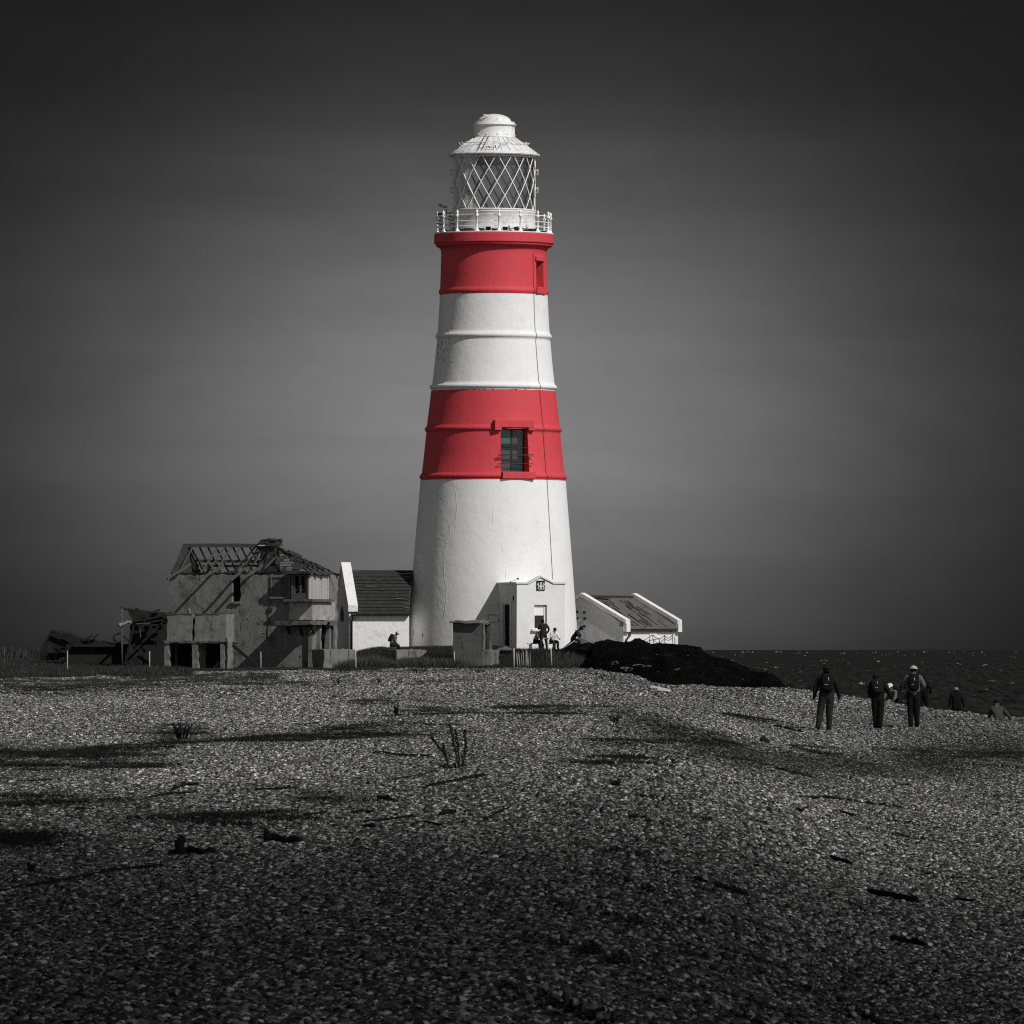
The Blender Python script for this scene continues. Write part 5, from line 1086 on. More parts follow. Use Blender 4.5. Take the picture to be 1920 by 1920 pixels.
def person(foot, hgt, rz, pose, cols, label, pack=None, cap=None, hair='hair', group=None, short=False, hold=False, thick=1.0, pitch=0):
    """cols: torso, legs; pose in metres for a 1.78 m figure"""
    root = thing('person', foot, label, 'person', group)
    p = pose; me = skinned('body', p, thick)
    P_ = {k: Vector(v) for k, v in p.items()}
    slots = [C[cols[0]], C[cols[1]], C['skin_d' if cols[0] in ('black', 'dark') else 'skin'], C['shoe'], C['eye'], C[hair]]
    for m in slots: me.materials.append(m)
    key = dict(t=0, c=0, a=0, f=2 if short else 0, s=2, l=1, h=3)
    segs = [(P_[a], P_[b], k, a[:3], RAD.get(a, RAD.get(a[:3]))) for a, b, k in BONES]
    hd = (P_['head']-P_['neck']).normalized(); fw = Vector((0, 1, 0)) if abs(hd.y) < .8 else Vector((0, 0, -1)); fw = (fw-hd*fw.dot(hd)).normalized(); rt = fw.cross(hd)
    hc = P_['head'].lerp(P_['crown'], .4)
    for f in me.polygons:
        c = f.center; b = min(segs, key=lambda s: seg_d(c, s[0], s[1])-s[4]*.55); m = key[b[2]]
        if b[2] == 'c' and (c-P_['neck']).length < .065: m = 2
        if m == 2 and b[2] == 's' and (b[3] in ('hea', 'nec')):
            d = c-hc
            if d.dot(hd) > -.07 and (d.dot(fw) < .025 or d.dot(hd) > .065): m = 5
        f.material_index = m; f.use_smooth = True
    bm = bmesh.new(); bm.from_mesh(me)
    def sph(c, r, mi, sc=(1, 1, 1)):
        g = bmesh.ops.create_icosphere(bm, subdivisions=1, radius=r, matrix=Matrix.Translation(c) @ Matrix.Diagonal((*sc, 1)))
        for v in g['verts']:
            for f in v.link_faces: f.material_index = mi; f.smooth = True
    sph(hc+fw*.100-hd*.015, .017, 2, (1, 1.2, 1.5))
    for k in (-1, 1): sph(hc+rt*k*.088-hd*.01, .022, 2, (.5, 1, 1.4)); sph(hc+rt*k*.034+fw*.086+hd*.012, .010, 4)
    g = bmesh.ops.create_cube(bm, size=.01, matrix=Matrix.Translation(hc+fw*.09-hd*.055) @ Matrix.Diagonal((4.5, .8, .7, 1)))
    for v in g['verts']:
        for f in v.link_faces: f.material_index = 4
    # hands: four fingers and a thumb each, curling gently
    for s_, k in (('L', -1), ('R', 1)):
        w = P_['wri'+s_]; h = P_['han'+s_]; d = (h-w).normalized(); side = Vector((0, 1, 0)); side = (side-d*side.dot(d)); side = side.normalized() if side.length > .1 else Vector((1, 0, 0)); nrm = d.cross(side)*(-k)
        q = MB()
        for i, (l, o) in enumerate(((.070, .028), (.080, .010), (.075, -.008), (.060, -.026))):
            b0 = h+side*o; q.tube([b0-d*.02, b0+d*l*.45, b0+d*l*.75+nrm*.012, b0+d*l*.95+nrm*.03], [.0095, .009, .008, .006], 6)
        b0 = h-d*.035+side*.03; q.tube([b0, b0+side*.022+d*.025, b0+side*.03+d*.055+nrm*.01], [.011, .010, .007], 6)
        vs = [bm.verts.new(v) for v in q.v]
        for f in q.f:
            try: nf = bm.faces.new([vs[i] for i in f]); nf.material_index = 2; nf.smooth = True
            except ValueError: pass
    bm.to_mesh(me); bm.free()
    body = bpy.data.objects.new('body', me); COL.objects.link(body); body.parent = root
    def sub(q, name, m):
        me2 = bpy.data.meshes.new(name); me2.from_pydata(q.v, [], q.f); me2.materials.append(m); me2.polygons.foreach_set('use_smooth', [True]*len(q.f)); o = bpy.data.objects.new(name, me2); COL.objects.link(o); o.parent = root; return o
    if hair:   # hair with some volume
        q = MB(); q.ball((0, 0, 0), .1, 8); V = []
        for v in q.v:
            v = Vector(v)*1.0; z = v.z
            V.append(tuple(hc+rt*v.x*1.02+fw*(v.y*1.08-.012)+hd*(max(v.z, -.035)*1.0+.022)))
        q.v = V; sub(q, 'hair', C[hair])
    if cap:
        q = MB(); pr = [(.119*math.cos(R(a)), .112*math.sin(R(a))) for a in range(0, 91, 15)]; q.lathe([(max(r, .001), z) for r, z in pr], 14)
        q.v = [tuple(hc+rt*v[0]+fw*v[1]+hd*(v[2]+.028)) for v in q.v]; n0 = len(q.v)
        q.add([tuple(hc+rt*x+fw*y+hd*z) for x, y, z in ((-.07, .08, .03), (.07, .08, .03), (.06, .17, .015), (-.06, .17, .015), (-.07, .08, .038), (.07, .08, .038), (.06, .17, .022), (-.06, .17, .022))], [(0, 1, 2, 3), (4, 5, 6, 7), (0, 1, 5, 4), (1, 2, 6, 5), (2, 3, 7, 6), (3, 0, 4, 7)]); sub(q, 'cap', C[cap])
    if pack:
        up = (P_['neck']-P_['spine']).normalized(); bk = -(Vector((0, 1, 0))-up*up.y).normalized(); ri = up.cross(bk); c = P_['spine'].lerp(P_['neck'], .42)+bk*.19
        q = MB(); q.ball((0, 0, 0), 1, 8); q.v = [tuple(c+ri*math.copysign(abs(v[0])**.55, v[0])*.165+bk*math.copysign(abs(v[1])**.6, v[1])*.11+up*math.copysign(abs(v[2])**.6, v[2])*.245) for v in q.v]
        bp = sub(q, 'backpack', C[pack]); q = MB()
        for k in (-1, 1): q.tube([c+ri*k*.09+up*.2-bk*.05, c+ri*k*.11+up*.27-bk*.16, c+ri*k*.12+up*.16-bk*.31, c+ri*k*.13-up*.1-bk*.27, c+ri*k*.13-up*.17-bk*.08], .018, 5)
        sub(q, 'strap', C['dark']); q = MB(); q.box(c+bk*.105+up*.08+ri*.02, (.02, .012, .10)); q.box(c+bk*.105-up*.06-ri*.04, (.10, .012, .012)); sub(q, 'highlight_tab', C['pale'])  # pale bits put on as the backpack's painted highlight
    if hold:
        q = MB(); h = P_['hanL']; q.box(h+Vector((-.03, .02, -.06)), (.012, .10, .17), rz=.3); sub(q, 'paper', C['white'])
    sc_ = hgt/1.78; root.scale = (sc_,)*3; root.rotation_euler = (pitch, 0, rz)
    return root
def V3(p): return Vector(p)
# walkers on the right-hand shingle, seen from behind
ga = ground_at(1550, 1371); p = std_pose()
p.update(hipL=(-.10, 0, .91), kneL=(-.17, .04, .50), ankL=(-.235, -.06, .09), toeL=(-.27, .09, .035), kneR=(.075, .03, .5), ankR=(.07, .08, .085), toeR=(.08, .23, .035), elbL=(-.30, -.05, 1.14), wriL=(-.335, .0, .90), hanL=(-.345, .02, .82), elbR=(.30, -.05, 1.13), wriR=(.335, .02, .90), hanR=(.335, .05, .82))
person(ga, 1.80, R(3), p, ('dark', 'char'), 'walker with dark jacket and backpack holding a white paper, leftmost on the shingle', pack='black', hair='hair', hold=True, thick=1.14)
gb = ground_at(1646, 1368); p = std_pose(); p.update(chest=(-.02, .03, 1.34), neck=(-.05, .09, 1.47), head=(-.055, .13, 1.555), crown=(-.05, .14, 1.64), kneL=(-.075, .06, .50), ankL=(-.06, .03, .085), toeL=(-.07, .17, .035), kneR=(.08, -.02, .5), ankR=(.06, -.06, .09), toeR=(.07, .09, .035), elbR=(.32, -.02, 1.17), wriR=(.44, .02, .95), hanR=(.48, .04, .88), elbL=(-.27, .02, 1.16), wriL=(-.24, .15, 1.0), hanL=(-.18, .2, .96))
person(gb, 1.63, R(0), p, ('black', 'black'), 'hooded walker in black with one arm held out, middle of the three walkers', pack='dark', hair='hair', thick=1.2)
gc = ground_at(1713, 1365); p = std_pose(); p.update(kneL=(-.085, .04, .50), ankL=(-.08, -.02, .085), toeL=(-.10, .12, .035), kneR=(.085, -.0, .5), ankR=(.10, .1, .09), toeR=(.11, .24, .04), elbL=(-.31, -.02, 1.18), wriL=(-.22, .17, 1.12), hanL=(-.15, .22, 1.14), elbR=(.31, -.02, 1.18), wriR=(.22, .17, 1.12), hanR=(.15, .22, 1.14))
person(gc, 1.78, R(-2), p, ('grey', 'black'), 'walker in a white cap and grey shirt with black backpack, rightmost of the three walkers', pack='black', cap='pale', hair='hair', short=True, thick=1.12)
def at(X, D): x = (X-CX)*D/F; return Vector((x, D, Zg(x, D)))
p = std_pose(); p.update(elbR=(.33, -.02, 1.2), wriR=(.26, .12, 1.0), hanR=(.2, .16, .97), kneR=(.12, .12, .52), ankR=(.14, .02, .12), toeR=(.15, .15, .05))
person(at(1731, 320), 1.72, R(-25), p, ('black', 'black'), 'dark walker half hidden behind the one in the white cap', hair='hair', thick=1.12)
p = std_pose(); p.update(elbL=(-.27, 0, 1.14), wriL=(-.31, .04, .92), hanL=(-.32, .05, .84), elbR=(.29, 0, 1.14), wriR=(.36, .03, .92), hanR=(.38, .04, .84))
person(at(1793, 326), 1.70, R(10), p, ('black', 'black'), 'fair haired person in black standing beyond the crest beside the water', hair='hairg', thick=1.2)
g = at(1673, 291); g.z -= .38; person(g, 1.7, R(150), sit_pose(.3, .15), ('grey', 'dark'), 'seated person in a white cap behind the shingle crest', cap='white')
g = at(1687, 292); g.z -= .36; person(g, 1.72, R(200), sit_pose(.3, .2), ('dark', 'dark'), 'seated dark haired person next to the white cap behind the crest')
g = at(1699, 291); g.z -= .52; person(g, 1.6, R(120), sit_pose(.3, .55), ('black', 'black'), 'person in black crouching low by the rightmost walker')
g = at(1874, 258); g.z -= .40; p = sit_pose(.26, .3); p.update(elbR=(.30, -.02, .60), wriR=(.40, -.05, .44), hanR=(.44, -.04, .38)); person(g, 1.72, R(15), p, ('mid', 'dark'), 'person in a pale shirt sitting alone on the shingle at the right edge', hair='hair')
# people at the foot of the tower
g = P(1019, 1219, 440.7); g.z = Zg(g.x, g.y); p = std_pose(); p.update(kneL=(-.14, .02, .5), ankL=(-.17, -.02, .085), toeL=(-.22, .11, .035), kneR=(.16, .02, .5), ankR=(.20, -.02, .085), toeR=(.26, .10, .035), elbL=(-.30, .02, 1.18), wriL=(-.14, .13, 1.26), hanL=(-.08, .15, 1.32), elbR=(.33, .0, 1.18), wriR=(.24, .10, .98), hanR=(.17, .12, .95), head=(-.03, .03, 1.60), crown=(-.05, .02, 1.69))
person(g, 1.72, R(8), p, ('char', 'char'), 'person in dark clothes standing with legs apart before the tower window', hair='hair')
def seated(X, D, seat, lean, rz, cols, label, hgt=1.7, z0=None, **k):
    g = P(X, 1218, D); g.z = Zg(g.x, g.y) if z0 is None else z0; q = sit_pose(seat, lean)
    if 'upd' in k: q.update(k.pop('upd'))
    return person(g, hgt, rz, q, cols, label, **k)
seated(1002.5, 441.2, .40, .45, R(-125), ('pale', 'dark'), 'seated person in a pale shirt bending forward, left on the bench', hair='hair')
seated(1035, 441.4, .42, .28, R(-150), ('white', 'char'), 'dark haired person in a white shirt sitting right on the bench', upd=dict(elbR=(.22, .2, .72), wriR=(.07, .3, .92), hanR=(.03, .3, .97)))
seated(1072, 440.2, .36, .50, R(-110), ('char', 'dark'), 'person with a dark cap sitting hunched at the tower foot, elbows on knees', z0=.12, cap='black', thick=1.08, upd=dict(elbR=(.2, .45, .62), wriR=(.08, .50, .82), hanR=(.04, .5, .88), elbL=(-.2, .42, .6), wriL=(-.06, .52, .76), hanL=(-.03, .52, .82)))
seated(733, 436.2, .22, .30, R(-80), ('grey', 'dark'), 'person in a pale cap with a dark backpack sitting by the white store', pack='black', cap='pale', z0=-.05, thick=1.05, upd=dict(elbR=(.22, .22, .50), wriR=(.12, .36, .36), hanR=(.1, .42, .33), elbL=(-.22, .2, .5), wriL=(-.1, .34, .38), hanL=(-.08, .40, .35)))
bn = thing('bench', P(1018, 1218, 441.4), 'low pale bench with two people sitting, under the tower window', 'bench'); bz0 = Zg(bn.location.x, bn.location.y); bn.location.z = bz0
mb = MB(); f = Fr(P(1018, 1218, 441.45), 10); f.o.z = bz0; f.box(mb, -.85, .85, -.2, .2, .30, .36); mb.build('seat', M['blind'], bn, bevel=.01)
for u in (-.7, .1, .75):
    mb = MB(); f.box(mb, u-.06, u+.06, -.18, .18, -.1, .30); mb.build('leg', M['blind'], bn)

# ------------------------------------------------------------------ posts, ropes, stalks
def post(X, Y0, Y1, D, w, lb, m='timber', lean=0, group='thin weathered posts along the foot of the bank'):
    b = P(X, Y1, D); mb = MB(); t = P(X+lean, Y0, D); b.z = min(b.z, Zg(b.x, b.y)-.1); mb.tube([b, b.lerp(t, .5)+Vector((random.uniform(-.02, .02), 0, 0)), t], [w*px(D)/2*1.1, w*px(D)/2, w*px(D)/2*.9], 6)
    return tag(mb.build('post', M[m], loc=b), lb, 'post', group)
post(126.5, 1220, 1262, 420, 2.2, 'thin post standing before the dark grass right of the fallen roof', 'timber_pale')
post(280.5, 1221, 1266, 428, 2.6, 'pale topped post in front of the black shed', 'timber_pale')
post(489, 1222, 1264, 430, 2.2, 'pale thin post standing before the ruined house wall', 'timber_pale')
post(666.5, 1221, 1262, 432, 3.2, 'pale post at the right edge of the square block under the canopy', 'timber_pale')
post(963.5, 1215, 1256, 433, 3.4, 'pale post left of the dry stalks below the lighthouse door', 'timber_pale')
post(1034, 1215, 1256, 433, 3.0, 'pale post right of a darker one, below the standing person', 'timber_pale', -1)
post(1025.5, 1222, 1255, 433.3, 2.0, 'dark thin post just left of the pale post below the standing person', 'timber', -1)
post(8, 1213, 1262, 420, 1.5, 'faint thin post at the left edge of the picture', 'timber')
post(600, 1262, 1288, 330, 2.5, 'short dark stake on the shingle in front of the square block', 'driftwood') if False else None
mb = MB()
for k in range(12):
    X = 968+2.2*k+random.uniform(-1, 1); l = random.uniform(-3.5, 1.5); y0 = random.uniform(1213, 1226)
    mb.tube([P(X+1.5, 1256, 433.2), P(X+1.5+l*.5, (1256+y0)/2, 433.2), P(X+1.5+l, y0, 433.2)], [.022, .018, .01], 5)
tag(mb.build('dry_stalks', M['timber_pale'], loc=P(980, 1254, 433.2)), 'cluster of leaning pale dry stalks below the lighthouse door', 'stalks')
rb = thing('rope_barrier', P(1245, 1205, 441), 'slender rods carrying a sagging rope before the white outbuilding', 'rope barrier')
rod = [(1218, 1198, 1206), (1224, 1190, 1208), (1236, 1198, 1208), (1246, 1191, 1206), (1261, 1190, 1208), (1265, 1194, 1210)]
for X, y0, y1 in rod:
    mb = MB(); mb.tube([P(X+1, y1+3, 441), P(X, y0, 441)], .022, 5); mb.build('rod', M['timber'], rb)
def sag(a, b, d, n=8): return [P(a[0]+(b[0]-a[0])*i/n, a[1]+(b[1]-a[1])*i/n+d*4*(i/n)*(1-i/n), 441) for i in range(n+1)]
mb = MB()
for a, b, d in (((1206, 1202), (1224, 1190), 0), ((1224, 1190), (1246, 1191), 7), ((1246, 1191), (1261, 1190), 6), ((1209, 1204), (1236, 1198), -1), ((1224, 1198), (1246, 1197), 8), ((1246, 1197), (1261, 1196), 4)): mb.tube(sag(a, b, d), .017, 4)
mb.build('rope', M['timber_dark'], rb)
mb = MB(); mb.tube([P(1085, 1195, 441), P(1091, 1199, 441), P(1100, 1203, 441), P(1112, 1207, 441), P(1126, 1209, 441)], .02, 4); mb.tube([P(1085, 1200, 441), P(1098, 1206, 441), P(1112, 1209, 441)], .016, 4)
tag(mb.build('slack_rope', M['timber_dark'], loc=P(1100, 1205, 441)), 'slack dark rope hanging from the tower foot to the black bank', 'rope')
mb = MB(); mb.tube([P(1052, 1219, 436), P(1078, 1201, 436)], .025, 5); tag(mb.build('pale_rod', M['rope'], loc=P(1052, 1219, 436)), 'thin pale rod leaning in front of the hunched seated person', 'rod')

# ------------------------------------------------------------------ driftwood and other beach litter
def drift(name, pts2, th, lb, cat='driftwood', m='driftwood', lift=0.0, group='driftwood on the shingle', jag=.18, flat=1.0, ends=None):
    pts3 = []
    g0 = [ground_at(x, y) for x, y in pts2]
    n = 5; k_ = .7 if th > 7.5 and 'plank' not in name and 'log' not in name else 1.0; th *= k_
    for a, b, pa, pb_ in zip(g0, g0[1:], pts2, pts2[1:]):
        for i in range(n): pts3.append(a.lerp(b, i/n))
    pts3.append(g0[-1]); D = sum(p.y for p in g0)/len(g0); r = th*px(D)/2
    # lie on the pebbles
    rr = []
    for i, p in enumerate(pts3):
        t = i/(len(pts3)-1); e = 1 if ends is None else ends[0]+(ends[1]-ends[0])*t
        rk = max(.012, r*e*(1+random.uniform(-jag, jag))*(1 if 0 < i < len(pts3)-1 else .75)); rr.append(rk)
        p.z = Zg(p.x, p.y)+.024+rk*.45*flat+lift; p.x += random.uniform(-.3, .3)*r
    mb = MB(); mb.tube(pts3, rr, 7)
    mb.v = [(x+random.uniform(-.25, .25)*r, y+random.uniform(-.25, .25)*r, z+random.uniform(-.3, .3)*r) for x, y, z in mb.v]
    mb.sm = [False]*len(mb.sm)
    o = mb.build(name, M[m], loc=g0[0]); 
    if th > 6: rough(o, .012+.08*r, .12, 1)
    return tag(o, lb, cat, group)
drift('driftwood_log', [(796, 1479), (850, 1471), (907, 1459)], 9, 'thick dark driftwood log right below the dried plant', ends=(.5, 1.15), jag=.1)
drift('driftwood_stick', [(701, 1415), (718, 1414), (736, 1417), (800, 1420)], 5, 'dark stick lying level left of the dried plant', ends=(1.3, .4))
drift('driftwood_plank', [(478, 1485), (520, 1485), (556, 1483)], 6, 'straight dark plank lying level, left of the pale stick', jag=.05)
drift('driftwood_stick', [(737, 1465), (780, 1459), (818, 1450)], 3.5, 'thin crooked stick just left above the thick log')
drift('driftwood_stick', [(677, 1546), (725, 1541), (776, 1536)], 4.5, 'long straight dark stick in the foreground below the thick log', ends=(.7, 1.1))
drift('driftwood_twig', [(772, 1552), (785, 1546), (805, 1547), (830, 1553)], 3, 'thin arched twig at the right end of the long straight stick')
drift('driftwood_twig', [(905, 1545), (925, 1533), (955, 1519)], 2.4, 'thin twig curving up to the right, below right of the thick log')
drift('driftwood_lump', [(824, 1532), (838, 1529), (853, 1526)], 10, 'short dark lump of wood right above the arched twig', jag=.3)
drift('driftwood_lump', [(709, 1500), (722, 1502), (739, 1505)], 9, 'short dark lump lying between the pale stick and the long straight stick', jag=.35)
drift('driftwood_lump', [(683, 1556), (692, 1555), (702, 1556)], 11, 'small rounded dark lump under the long straight stick', jag=.3)
drift('driftwood_lump', [(660, 1530), (680, 1526), (698, 1528)], 8, 'dark ragged lump above the left end of the long straight stick', jag=.4)
drift('driftwood_lump', [(572, 1535), (592, 1531), (612, 1528)], 8, 'ragged dark wood beside the right end of the big plant mat', jag=.4)
drift('pale_stick', [(585, 1484), (625, 1484), (668, 1483)], 2.4, 'thin pale stick lying level in the middle left', m='rope')
drift('pale_stick', [(490, 1462), (505, 1458)], 3, 'short pale stick beside the grey heap', m='rope')
drift('grey_heap', [(505, 1444), (530, 1437), (560, 1432), (598, 1428)], 13, 'flat grey heap of matted fibres left of the dried plant', cat='heap', m='driftwood_grey', jag=.3, ends=(.4, 1))
drift('broken_timber', [(498, 1574), (520, 1582), (545, 1583), (562, 1583)], 17, 'big dark broken timber with a raised end in the left foreground', jag=.3, ends=(1.2, .8))
c = ground_at(505, 1580); mb = MB(); mb.tube([c+Vector((0, 0, 0)), c+Vector((-.02, 0, .08)), c+Vector((-.04, 0, .14))], [.06, .04, .015], 7); tag(mb.build('wood_shard', M['driftwood'], loc=c), 'pointed shard sticking up at the left end of the big broken timber', 'driftwood', 'driftwood on the shingle')
drift('stump', [(320, 1606), (350, 1604), (380, 1606), (396, 1603)], 17, 'large black stump lying near the lower left', jag=.3)
c = ground_at(340, 1606); mb = MB(); mb.tube([c, c+Vector((-.01, 0, .06)), c+Vector((-.02, 0, .12)), c+Vector((.015, 0, .19))], [.085, .055, .048, .03], 7); tag(rough(mb.build('stump_root', M['driftwood'], loc=c), .02, .05), 'thick stub standing up from the large black stump', 'driftwood', 'driftwood on the shingle')
drift('long_branch', [(50, 1668), (120, 1655), (220, 1637), (305, 1629)], 4, 'long thin dark branch lying in the lower left', ends=(.6, 1.2))
drift('driftwood_stick', [(325, 1484), (345, 1476), (372, 1475)], 7, 'bent dark stick between two plant mats on the left', jag=.3)
drift('driftwood_stick', [(280, 1499), (320, 1492), (365, 1491)], 4, 'thin dark stick just below the bent stick on the left')
drift('driftwood_stick', [(140, 1521), (175, 1523)], 5, 'short dark stick at the far left above the foreground')
drift('driftwood_stick', [(28, 1470), (60, 1469), (100, 1466)], 5, 'dark stick at the far left edge beside the highest plant mat')
drift('tapered_plank', [(1217, 1632), (1272, 1647), (1322, 1662), (1402, 1685)], 9, 'long tapering dark plank in the lower right foreground', ends=(.5, 1.15), jag=.08)
drift('driftwood_plank', [(1630, 1678), (1675, 1685), (1719, 1694)], 10, 'short thick black plank on the right foreground slope, upper of two', jag=.1)
drift('driftwood_plank', [(1670, 1767), (1700, 1772), (1735, 1779)], 10, 'short thick black plank on the right foreground slope, lower of two', jag=.1)
drift('driftwood_stick', [(1497, 1497), (1545, 1498), (1581, 1503)], 4.5, 'level dark stick on the right slope above the forked stick')
drift('forked_stick', [(1494, 1520), (1502, 1525), (1516, 1517)], 5, 'small forked black stick beside the round dark stone')
drift('driftwood_stick', [(1576, 1526), (1590, 1530), (1603, 1533)], 5, 'short stick right of the forked stick')
drift('driftwood_stick', [(1557, 1611), (1597, 1624)], 7, 'slanting short dark stick on the right above the two black planks')
drift('driftwood_stick', [(1790, 1691), (1828, 1694)], 5, 'short dark stick at the right of the upper black plank')
drift('driftwood_stick', [(1378, 1378), (1394, 1384)], 4, 'short dark stick left of the black boulder')
drift('driftwood_stick', [(1450, 1364), (1475, 1368), (1505, 1375)], 4, 'dark stick between the black boulder and the leftmost walker')
drift('driftwood_stick', [(1544, 1428), (1565, 1427)], 4, 'short dark stick on the shingle below the walkers')
drift('driftwood_stick', [(1690, 1476), (1706, 1474)], 4, 'tiny dark stick alone on the right slope')
drift('driftwood_stick', [(560, 1362), (600, 1358), (640, 1357)], 3.5, 'long thin dark stick far out in the middle left')
drift('driftwood_stick', [(480, 1362), (512, 1360)], 3, 'thin stick left of the long far stick')
def stone(X, Y, w, h, lb, m, name='stone', group=None):
    g = ground_at(X, Y); s = px(g.y); bm = bmesh.new(); bmesh.ops.create_icosphere(bm, subdivisions=3, radius=1)
    for v in bm.verts:
        k = 1+.22*(float(vnoise(v.co.x*1.7+X, v.co.y*1.7+v.co.z*2, 4))-.5)*2; v.co = Vector((v.co.x*w*s/2*k, v.co.y*w*s/2*k, v.co.z*h*s/2*k))
    me = bpy.data.meshes.new(name); bm.to_mesh(me); bm.free(); me.polygons.foreach_set('use_smooth', [True]*len(me.polygons)); me.materials.append(M[m]); o = bpy.data.objects.new(name, me); COL.objects.link(o); o.location = g+Vector((0, 0, h*s*.3)); return tag(o, lb, 'stone', group)
stone(1433, 1395, 21, 17, 'big black boulder on the shingle slope left of the walkers', 'driftwood', 'boulder')
stone(1442, 1524, 13, 12, 'round dark stone beside the forked stick', 'driftwood')
stone(1463, 1448, 6, 4, 'small dark stone below the black boulder', 'driftwood')
for X, Y, w, lb in ((1217, 1533, 9, 'egg shaped white pebble right of centre, highest of the big white pebbles'), (1082, 1584, 10, 'white pebble just right of the middle'), (846, 1681, 12, 'white pebble below the long straight stick'), (928, 1612, 14, 'broad white pebble near the middle of the foreground'), (1432, 1575, 7, 'small bright pebble on the ridge right of centre')):
    stone(X, Y, w, w*.7, lb, 'blind', 'white_pebble', 'large white pebbles')
# pale slab at the end of the ridge
g = ground_at(1238, 1297); mb = MB(); s = px(g.y); zz = Zg(g.x, g.y)
mb.prism([g+Vector((-19*s, 0, .0)), g+Vector((4*s, -1.2, -.02)), g+Vector((20*s, -.5, .02)), g+Vector((14*s, .4, .05)), g+Vector((2*s, 1.2, .10)), g+Vector((-17*s, 1.8, .16))], (0, 0, .05)); tag(mb.build('pale_slab', M['debris'], loc=g), 'pale flat slab lying at the crest between shingle ridge and black bank', 'slab')
mb = MB()
for X, Y, h in ((1228, 1306, 5), (1234, 1309, 4), (1249, 1303, 6), (1255, 1308, 5)): q = ground_at(X, Y); mb.tube([q, q+Vector((.04, 0, h*px(q.y)))], .05, 6)
tag(mb.build('stub_posts', M['driftwood'], loc=g), 'low dark stubs sticking up before the pale slab', 'stubs')

# dried dock plant with seed spikes
pb_ = ground_at(863, 1443); Dp = pb_.y; pl = thing('dried_plant', pb_, 'dried black plant with six upright seed spikes on the bare shingle', 'plant')
def zp_(u, v): return P(760+u/9.6, 1330+v/9.6, Dp)
stems = [[(985, 1100), (955, 1000), (915, 820), (890, 680), (865, 560), (835, 400), (808, 265)], [(975, 1090), (965, 900), (950, 700), (935, 560), (915, 440), (900, 365)], [(1000, 1100), (1045, 1000), (1065, 850), (1080, 700), (1078, 560), (1068, 440), (1090, 375)],
         [(790, 1080), (755, 940), (725, 820), (705, 720), (682, 635)], [(735, 860), (680, 770), (620, 700), (560, 610), (510, 540), (455, 465)], [(990, 1100), (1035, 980), (1020, 880), (1000, 790)], [(870, 1100), (840, 1040), (800, 1020), (700, 990)]]
for k, st_ in enumerate(stems):
    mb = MB(); mb.tube([zp_(*q)+Vector((0, random.uniform(-.05, .05), 0)) for q in st_], [.012]*len(st_), 6)
    if k < 5:
        n0 = 1 if k in (3, 4) else 2
        for i in range(n0, len(st_)-1):
            a, b = zp_(*st_[i]), zp_(*st_[i+1])
            for q in range(26):
                c = a.lerp(b, random.random())+Vector((random.gauss(0, .012), random.gauss(0, .012), 0)); mb.ball(c, random.uniform(.006, .013), 3)
    mb.build('seed_spike', M['plant_dark'], pl)
mb = MB()
for k in range(24):
    a = random.uniform(-1, 1); mb.tube([pb_+Vector((a*.1-.05, random.uniform(-.1, .1), 0)), pb_+Vector((a*.28-.05, random.uniform(-.2, .2), random.uniform(.02, .10)))], [.008, .004], 4)
mb.build('basal_leaves', M['plant_dark'], pl)
def weed(X, Y, h, n, w, lb, name='dead_weed'):
    g = ground_at(X, Y); s = px(g.y); mb = MB()
    for k in range(n):
        a = random.uniform(-1, 1); t = g+Vector((a*w*s/2, random.uniform(-.5, .5)*w*s, h*s*random.uniform(.4, 1))); mb.tube([g+Vector((a*w*s*.15, 0, -.02)), g.lerp(t, .5)+Vector((a*.02, 0, .03)), t], [.012, .009, .004], 4)
        for q in range(3): mb.tube([g.lerp(t, .5+.12*q), g.lerp(t, .55+.12*q)+Vector((random.uniform(-1, 1)*5*s, 0, 4*s))], .007, 3)
    return tag(mb.build(name, M['plant_dark'], loc=g), lb, 'weed', 'dead weeds on the shingle')
weed(1155, 1477, 20, 16, 26, 'dark tufted weed on the shingle right of the dried plant')
weed(340, 1388, 40, 26, 50, 'wide bushy weed in the long plant mat on the left')
weed(1153, 1356, 18, 14, 26, 'low dark weed on the ridge right of the middle')
weed(632, 1286, 18, 7, 14, 'small twiggy weed before the square block under the canopy')
weed(750, 1287, 26, 3, 6, 'thin upright weed before the square block with the sitting person')
weed(742, 1345, 28, 8, 12, 'pale thin weed in the dark mat left of the dried plant')
weed(712, 1282, 12, 6, 14, 'tiny weed between the two square blocks, out on the shingle')
weed(60, 1640, 24, 6, 20, 'thin upright weed near the lower left corner')
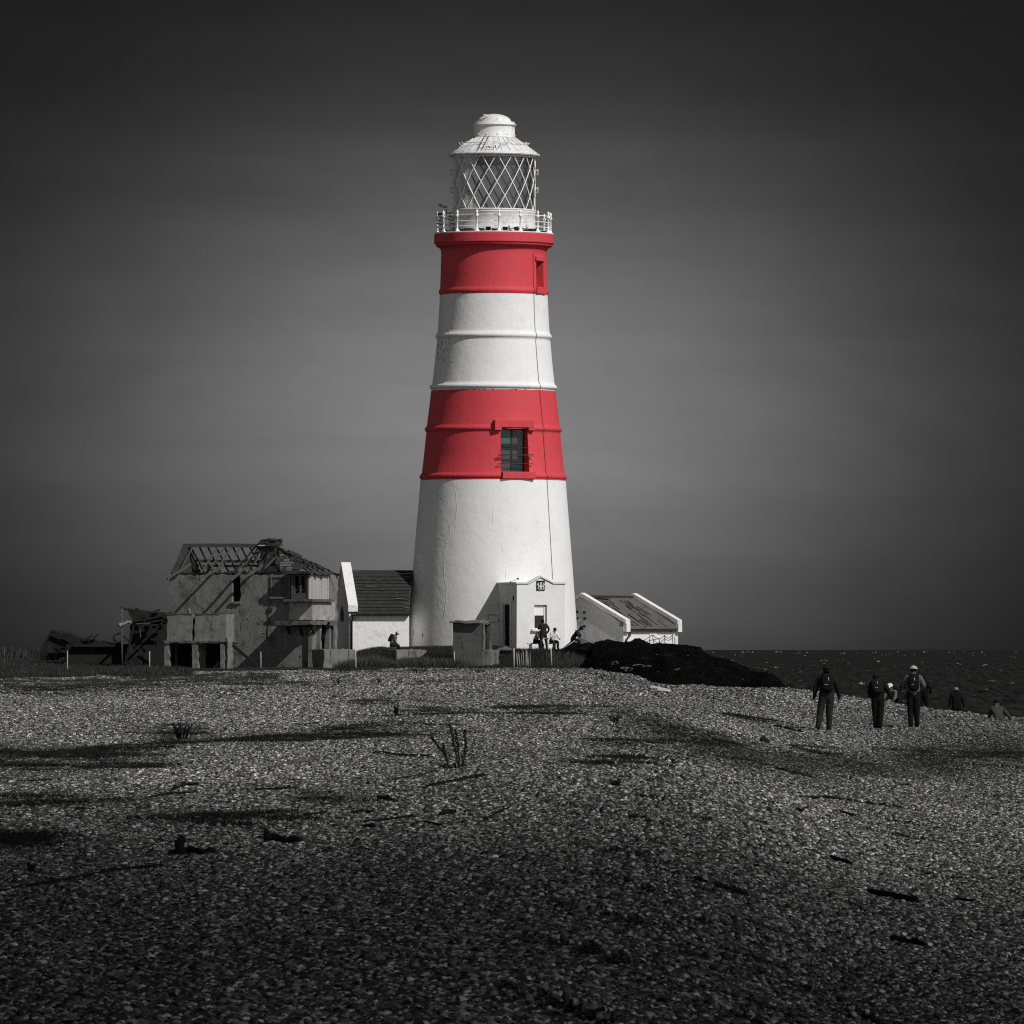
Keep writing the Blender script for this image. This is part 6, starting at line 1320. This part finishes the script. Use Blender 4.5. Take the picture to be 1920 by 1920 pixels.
weed(472, 1268, 14, 6, 16, 'small dark weed at the foot of the leaning beam')
weed(785, 1264, 14, 16, 40, 'bushy weed at the right foot of the square block with the sitting person')
weed(900, 1264, 10, 12, 26, 'low weed at the right foot of the small concrete hut')
weed(640, 1262, 16, 14, 44, 'weed growing at the foot of the square block under the canopy')

# ------------------------------------------------------------------ unseen clouds added behind the camera to shade the foreground and right side
CM = bpy.data.materials.new('added_shade_cloud'); CM.use_nodes = True; CM.node_tree.nodes['Principled BSDF'].inputs['Base Color'].default_value = (.85, .85, .85, 1); CM.node_tree.nodes['Principled BSDF'].inputs['Roughness'].default_value = 1
def added_shade_cloud(name, spots, T=4500):
    V = []; Fs = []; o = 0; IV, IF = ico(2)
    for x, y, r in spots:
        c = np.array([x, y, -1.5])+np.array(sd)*(T+random.uniform(-60, 60))
        l = 1+.16*(vnoise(IV[:, 0]*2.5+x, IV[:, 1]*2.5+IV[:, 2]*3+y, 7)[:, None]-.5)*2
        V.append(IV*l*np.array([r, r, r*.7])+c); Fs.append(IF+o); o += len(IV)
    ob = bpy.data.objects.new(name, np_mesh(name, np.concatenate(V), np.concatenate(Fs), [CM])); COL.objects.link(ob); tag(ob, kind='structure')
# many small puffs with gaps: the sun is dimmed, more and more so towards the camera and to the right
PR = 7.0; PA = math.pi*PR*PR/math.sin(R(SUN_EL)); near = []; right = []
def smooth(a, b, v): t = min(1, max(0, (v-a)/(b-a))); return t*t*(3-2*t)
def sow(x0, x1, y0, y1, cov, out, st=6.0):
    y = y0
    while y < y1:
        x = x0
        while x < x1:
            c = cov(x, y); lam = -math.log(1-min(c, .985))/PA*st*st
            if random.random() < lam: out.append((x+random.uniform(0, st), y+random.uniform(0, st), PR*random.uniform(.8, 1.2)))
            x += st
        y += st
sow(-110, 110, -70, 130, lambda x, y: .985*(1-smooth(64, 128, y)), near, 5.0)
sow(2, 120, 60, 520, lambda x, y: .80*smooth(3, 32, x), right, 6.0)
added_shade_cloud('added_shade_cloud', near); added_shade_cloud('added_shade_cloud', right)
